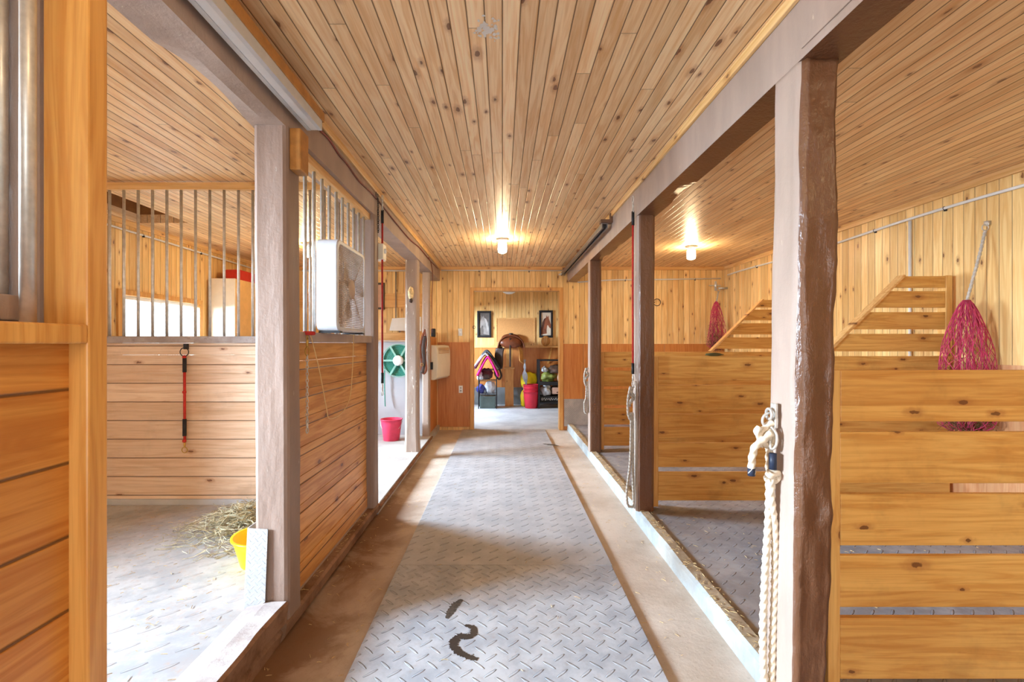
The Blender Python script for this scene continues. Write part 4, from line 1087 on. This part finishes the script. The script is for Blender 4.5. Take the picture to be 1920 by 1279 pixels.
t = thing('wicker_basket', 'small tan wicker ornament on the wall shelf', 'basket', (.91, YW-.15, 1.25))
bm = BM()
for k in range(9):
    a = PI*k/9; d = Vector((math.cos(a), math.sin(a), 0)); c = Vector((.915, YW-.15, 1.36))
    tube(bm, [c+d*.09*math.cos(b)+Vector((0, 0, .105*math.sin(b))) for b in [2*PI*j/20 for j in range(20)]], .006, 5, closed=True)
obj('wicker_body', bm, m_tan, t, smooth=True)
# saddle stand
Y = 9.95
q = lambda x, y, YY=Y: P3(x, y, YY)
t = thing('saddle_stand', 'plain wooden saddle stand against the tack room wall', 'stand', (.15, Y, 0))
xa, _, zt = q(947, 692); xb = q(963, 692)[0]
obj('stand_board', box(BM(), xa, xb, Y+.05, Y+.10, .0, zt), m_trimz, t, bev=.003)
obj('crosspiece', box(BM(), xa-.02, xb+.02, Y+.02, Y+.14, zt+.0005, zt+.03), m_trimx, t, bev=.003)
obj('saddle_arm', box(BM(), xa+.02, xb-.02, Y+.06, Y+.12, zt+.0305, 1.22), m_trimz, t)
obj('arm_top', box(BM(), xa-.05, xb+.08, Y-.22, Y+.30, 1.2205, 1.245), m_trimx, t, bev=.003)
SY = 0
t = thing('saddle', 'brown western saddle on the wooden stand below the cork board', 'saddle', (.18, Y, 1.25))
def sheet(bm, f, nu, nv, th, flip=False):
    A = [[Vector(f(i/nu, j/nv)) for j in range(nv+1)] for i in range(nu+1)]
    def nrm(i, j):
        a = A[min(i+1, nu)][j]-A[max(i-1, 0)][j]; b = A[i][min(j+1, nv)]-A[i][max(j-1, 0)]; n = a.cross(b); return n.normalized() if n.length > 0 else Vector((0, 0, 1))
    T_ = [[bm.verts.new(A[i][j]+nrm(i, j)*th/2) for j in range(nv+1)] for i in range(nu+1)]
    B_ = [[bm.verts.new(A[i][j]-nrm(i, j)*th/2) for j in range(nv+1)] for i in range(nu+1)]
    for i in range(nu):
        for j in range(nv):
            bm.faces.new((T_[i][j], T_[i+1][j], T_[i+1][j+1], T_[i][j+1])); bm.faces.new((B_[i][j], B_[i][j+1], B_[i+1][j+1], B_[i+1][j]))
    for i in range(nu):
        bm.faces.new((T_[i][0], B_[i][0], B_[i+1][0], T_[i+1][0])); bm.faces.new((T_[i][nv], T_[i+1][nv], B_[i+1][nv], B_[i][nv]))
    for j in range(nv):
        bm.faces.new((T_[0][j], T_[0][j+1], B_[0][j+1], B_[0][j])); bm.faces.new((T_[nu][j], B_[nu][j], B_[nu][j+1], T_[nu][j+1]))
    return bm
sx = q(958, 640)[0]
def seatf(u, v):   # u across, v front-back
    a = (u-.5)*PI*1.02; w_ = .24+.03*math.cos(v*PI*2); yy = Y-.24+v*.5
    lift = .10*(abs(v-.55)*1.8)**2
    return (sx+math.sin(a)*w_, yy, 1.22+.16*math.cos(a)+lift*math.cos(a))
obj('saddle_seat', sheet(BM(), seatf, 18, 12, .022), m_leather, t, smooth=True)
bm = lathe(BM(), [(.028, 0), (.022, .06), (.045, .10), (.04, .12), (.0001, .125)], (sx+.0, Y-.16, 1.40), 14); obj('saddle_horn', bm, m_leatherd, t, smooth=True)
def fend(sgn, z1, wid):
    def f_(u, v):
        return (sx+sgn*(.12+wid*(1-.25*v)*u+.07*v+.015*math.sin(v*5)), Y-.20+.05*u+.02*math.sin(v*4), 1.26-.05*u-v*(1.26-z1))
    return f_
obj('saddle_swell', blob(BM(), (sx, Y-.22, 1.32), .22, .07, .11, 21, .12), m_leather, t, smooth=True)
obj('cantle', blob(BM(), (sx, Y+.22, 1.42), .20, .05, .10, 22, .1), m_leather, t, smooth=True)
fnd = obj('fender', sheet(BM(), fend(-1, .80, .19), 6, 12, .016), m_leatherd, t, smooth=True)
obj('fender', sheet(BM(), fend(1, .95, .09), 5, 10, .016), m_tan, t, smooth=True)
bm = tube(BM(), crom([(sx-.27, Y-.1, .84), (sx-.33, Y-.12, .70), (sx-.25, Y-.12, .58), (sx-.20, Y-.12, .66), (sx-.26, Y-.1, .84)]), .02, 8, flat=(0, 1, 0)); st_ = obj('stirrup', bm, m_leatherd, t, smooth=True); st_.parent = fnd
bm = tube(BM(), crom([(sx-.02, Y-.27, 1.42), (sx-.02, Y-.29, 1.1), (sx-.02, Y-.28, .84)]), .018, 8, flat=(0, 1, 0)); obj('latigo_strap', bm, m_leatherd, t, smooth=True)
bm = BM()
for k in range(6): tube(bm, crom([(sx+.26+.008*k, Y-.14, .98), (sx+.28+.02*math.sin(k), Y-.16, .82), (sx+.24+.018*k, Y-.15, .66), (sx+.29+.006*k, Y-.12, .5), (sx+.33, Y-.10, .38)]), .007, 6)
obj('cinch', bm, m_grey, t, smooth=True)
# saddle pad rack
RX0, RX1 = q(898, 0, 9.75)[0], q(931, 0, 9.75)[0]
t = thing('metal_rack', 'black metal rack under the draped saddle pads', 'rack', ((RX0+RX1)/2, 9.8, 0))
bm = BM(); 
for x in (RX0, RX1):
    for y in (9.62, 9.98): tube(bm, [(x, y, 0), (x, y, .78)], .010, 8)
for z in (.28, .56, .78):
    for y in (9.62, 9.98): tube(bm, [(RX0, y, z), (RX1, y, z)], .007, 8)
    for x in (RX0, RX1): tube(bm, [(x, 9.62, z), (x, 9.98, z)], .007, 8)
obj('rack_frame', bm, m_blackm, t)
bm = BM()
for z in (.285, .565):
    for k in range(9): tube(bm, [(RX0+(RX1-RX0)*k/8, 9.62, z+.004), (RX0+(RX1-RX0)*k/8, 9.98, z+.004)], .003, 5)
obj('wire_shelf', bm, m_blackm, t)
def padf(off, hw, drop, y0, y1, zc):
    def f_(u, v):
        a = (u-.5)*2; x = off+a*hw; z = zc - drop*abs(a)**1.25 + .015*math.sin(v*9+a*4); return (x+.02*math.sin(v*5), y0+(y1-y0)*v, z)
    return f_
mx = (RX0+RX1)/2-.03
tag(obj('saddle_pad', sheet(BM(), padf(mx+.03, .21, .38, 9.55, 9.95, 1.04), 18, 8, .03), m_pink, smooth=True), 'magenta saddle pad draped lowest on the metal rack', 'saddle pad', 'saddle pads on the rack')
tag(obj('saddle_pad', sheet(BM(), padf(mx-.02, .25, .30, 9.62, 9.98, 1.10), 18, 8, .03), m_greyf, smooth=True), 'light grey saddle pad draped over the magenta pad', 'saddle pad', 'saddle pads on the rack')
tag(obj('saddle_pad', sheet(BM(), padf(mx+.01, .25, .34, 9.66, 10.0, 1.155), 18, 8, .035), m_darkf, smooth=True), 'dark charcoal saddle pad on top of the stack', 'saddle pad', 'saddle pads on the rack')
def bag(c, s_, seed, mat, label, cat='bag', amp=.5, name='bag'):
    bm = BM(); blob(bm, (c[0], c[1], c[2]+s_[2]*.9), *s_, seed, amp); tag(obj(name, bm, mat, smooth=True), label, cat)
bag((mx-.02, 9.8, .572), (.15, .13, .12), 1, m_bagd, 'dark crumpled bag on the upper shelf of the metal rack')
bag((mx-.12, 9.66, .575), (.06, .05, .08), 8, m_bagw, 'small white bag beside the dark bag on the metal rack')
bag((mx-.11, 9.78, .292), (.08, .1, .10), 2, m_bagb, 'blue bag on the lower shelf of the metal rack')
bag((mx+.07, 9.78, .292), (.10, .1, .13), 3, m_bagw, 'white crumpled bag on the lower shelf of the metal rack')
tag(obj('storage_box', box(BM(), RX0+.02, RX1-.02, 9.66, 9.94, .001, .24), plain('grey_green_box', (86,100,98), .6), bev=.01), 'dark grey box on the floor under the metal rack', 'box')
# buckets
bx = q(996, 0, 9.75)[0]
for k in range(3):
    z = .0005+k*.07
    bucket('bucket', bx, 9.75, z, .125, .165, .33, m_redp, ('red bucket at the bottom of the nested stack', 'red bucket in the middle of the nested stack', 'topmost red bucket of the nested stack')[k], 'nested red buckets', handle=(k == 2))
# yellow bags
tag(obj('feed_bag', blob(BM(), (q(992, 0, 10.05)[0], 10.08, .52), .17, .10, .19, 6, .25), m_bagy, smooth=True), 'yellow feed bag standing behind the red buckets', 'bag')
tag(obj('plastic_sack', blob(BM(), (q(982, 0, 9.95)[0], 9.96, .17), .07, .07, .19, 7, .2), m_bagy, smooth=True), 'narrow yellow sack on the floor left of the red buckets', 'bag')
# black shelf unit
SX0 = q(1010, 0, 9.75)[0]; SX1 = SX0+.62
t = thing('shelving_unit', 'black metal shelving unit behind the doorway edge', 'shelf', ((SX0+SX1)/2, 9.85, 0))
bm = BM()
for x in (SX0, SX1):
    for y in (9.66, 10.05): box(bm, x-.018, x+.018, y-.018, y+.018, 0, .98)
obj('upright', bm, m_blackm, t)
for z in (.10, .50, .955):
    obj('shelf_board', box(BM(), SX0+.0185, SX1-.0185, 9.65, 10.06, z, z+.028), m_blackm, t)
obj('front_lip', box(BM(), SX0+.0185, SX1-.0185, 9.642, 9.6499, .47, .54), m_blackm, t)
bag((SX0+.20, 9.85, .53), (.15, .14, .10), 11, m_baggr, 'green bag on the middle shelf of the black unit')
bag((SX0+.33, 9.78, .70), (.13, .10, .09), 12, m_bagd, 'dark cloth heaped above the green bag')
bag((SX0+.12, 9.74, .73), (.06, .06, .06), 13, m_bagw, 'pale crumpled cloth at the top left of the black unit')
bag((SX0+.46, 9.72, .53), (.07, .07, .14), 14, m_bagp, 'pinkish bag hanging at the doorway edge of the unit')
bag((SX0+.15, 9.80, .245), (.10, .1, .12), 15, m_bagw, 'clear plastic bag low in the black unit')
bag((SX0+.36, 9.84, .245), (.14, .12, .12), 16, m_bagd, 'brown bag beside the clear bag low in the black unit')
tag(obj('paper_note', box(BM(), SX0+.27, SX0+.40, 9.70, 9.703, .29, .42), m_bagp), 'small pale square card standing low in the black unit', 'card')
t = thing('storage_tote', 'black tote with white lettering on the lowest shelf', 'tote', (SX0+.28, 9.8, .13))
obj('tote_body', box(BM(), SX0+.03, SX1-.03, 9.70, 10.0, .1285, .243), m_black, t, bev=.012)
bm = BM(); px = SX0+.10
pts = [(px+.40*i/60, 9.697, .185+.018*math.sin(i*.9)*(1+.6*math.sin(i*.37))) for i in range(61)]
tube(bm, pts, .003, 5); torus(bm, (px-.03, 9.697, .185), .018, .004, 'Y', 12, 5); obj('lettering', bm, m_white, t)

# white paint splatter on the ceiling boards
bm = BM(); rd = random.Random(12); c0 = Vector((-.055, 1.775, ZC-.0012))
for k in range(70):
    px, py = rd.gauss(0, .022), rd.gauss(0, .035); r0 = rd.uniform(.002, .012)*math.exp(-(px*px/.002+py*py/.004)*.35)
    vs = [bm.verts.new(c0+Vector((px+r0*rd.uniform(.5, 1.3)*math.cos(a), py+r0*rd.uniform(.6, 1.6)*math.sin(a), -k*.000004))) for a in [2*PI*j/9 for j in range(9)]]
    bm.faces.new(vs)
tag(obj('paint_splatter', bm, m_pvc), 'white splatter mark on the aisle ceiling boards near the camera', 'splatter')

# sub-parts and groups
def under(root_kind, part, subs):
    for o in list(C.objects):
        if o.parent is None and o.name.split('.')[0] == root_kind:
            p = next((c for c in o.children if c.name.split('.')[0] == part), None)
            if p:
                for c in list(o.children):
                    if c.name.split('.')[0] in subs: c.parent = p
under('box_fan', 'front_grille', ('grille_badge',)); under('hose_reel', 'reel_frame', ('hub', 'axle'))
under('light_switch', 'switch_plate', ('toggle',)); under('power_outlet', 'outlet_plate', ('socket',)); under('junction_box', 'box_body', ('dial',))
under('wall_heater', 'heater_case', ('vent_slots',)); under('tie_stall_partition', 'hay_guard_planks', ('sloping_rail', 'guard_post'))
under('tether', 'strap', ('sleeve', 'knot')); under('cross_tie', 'strap', ('sleeve',)); under('picture_frame', 'mat_board', ('horse_head', 'mane'))
under('storage_tote', 'tote_body', ('lettering',)); under('sliding_door_track', 'track_channel', ('bracket',)); under('leather_halter', 'strap', ('buckle',))
under('tie_rope', 'knot', ('tape',))
GR = {'timber_post': 'painted timber posts along the aisle', 'timber_beam': 'painted beams over the posts', 'tie_stall_partition': 'slatted tie stall partitions',
      'stall_front': 'barred stall fronts on the left', 'sliding_door_track': 'sliding door tracks', 'tie_rope': 'ropes on the right-hand posts', 'cross_tie': 'hanging red tie straps',
      'bag': 'bags on the tack room racks', 'wall_pipe': 'white wall pipes', 'upright_pipe': 'upright pipes', 'electric_cable': 'cables along the left beam'}
for o in C.objects:
    k = o.name.split('.')[0]
    if o.parent is None and k in GR and 'kind' not in o: o['group'] = GR[k]
for o in C.objects:
    if o.name.split('.')[0] == 'picture_frame' and o.parent is None and 'horse' in o['label']: o['group'] = 'framed horse pictures'
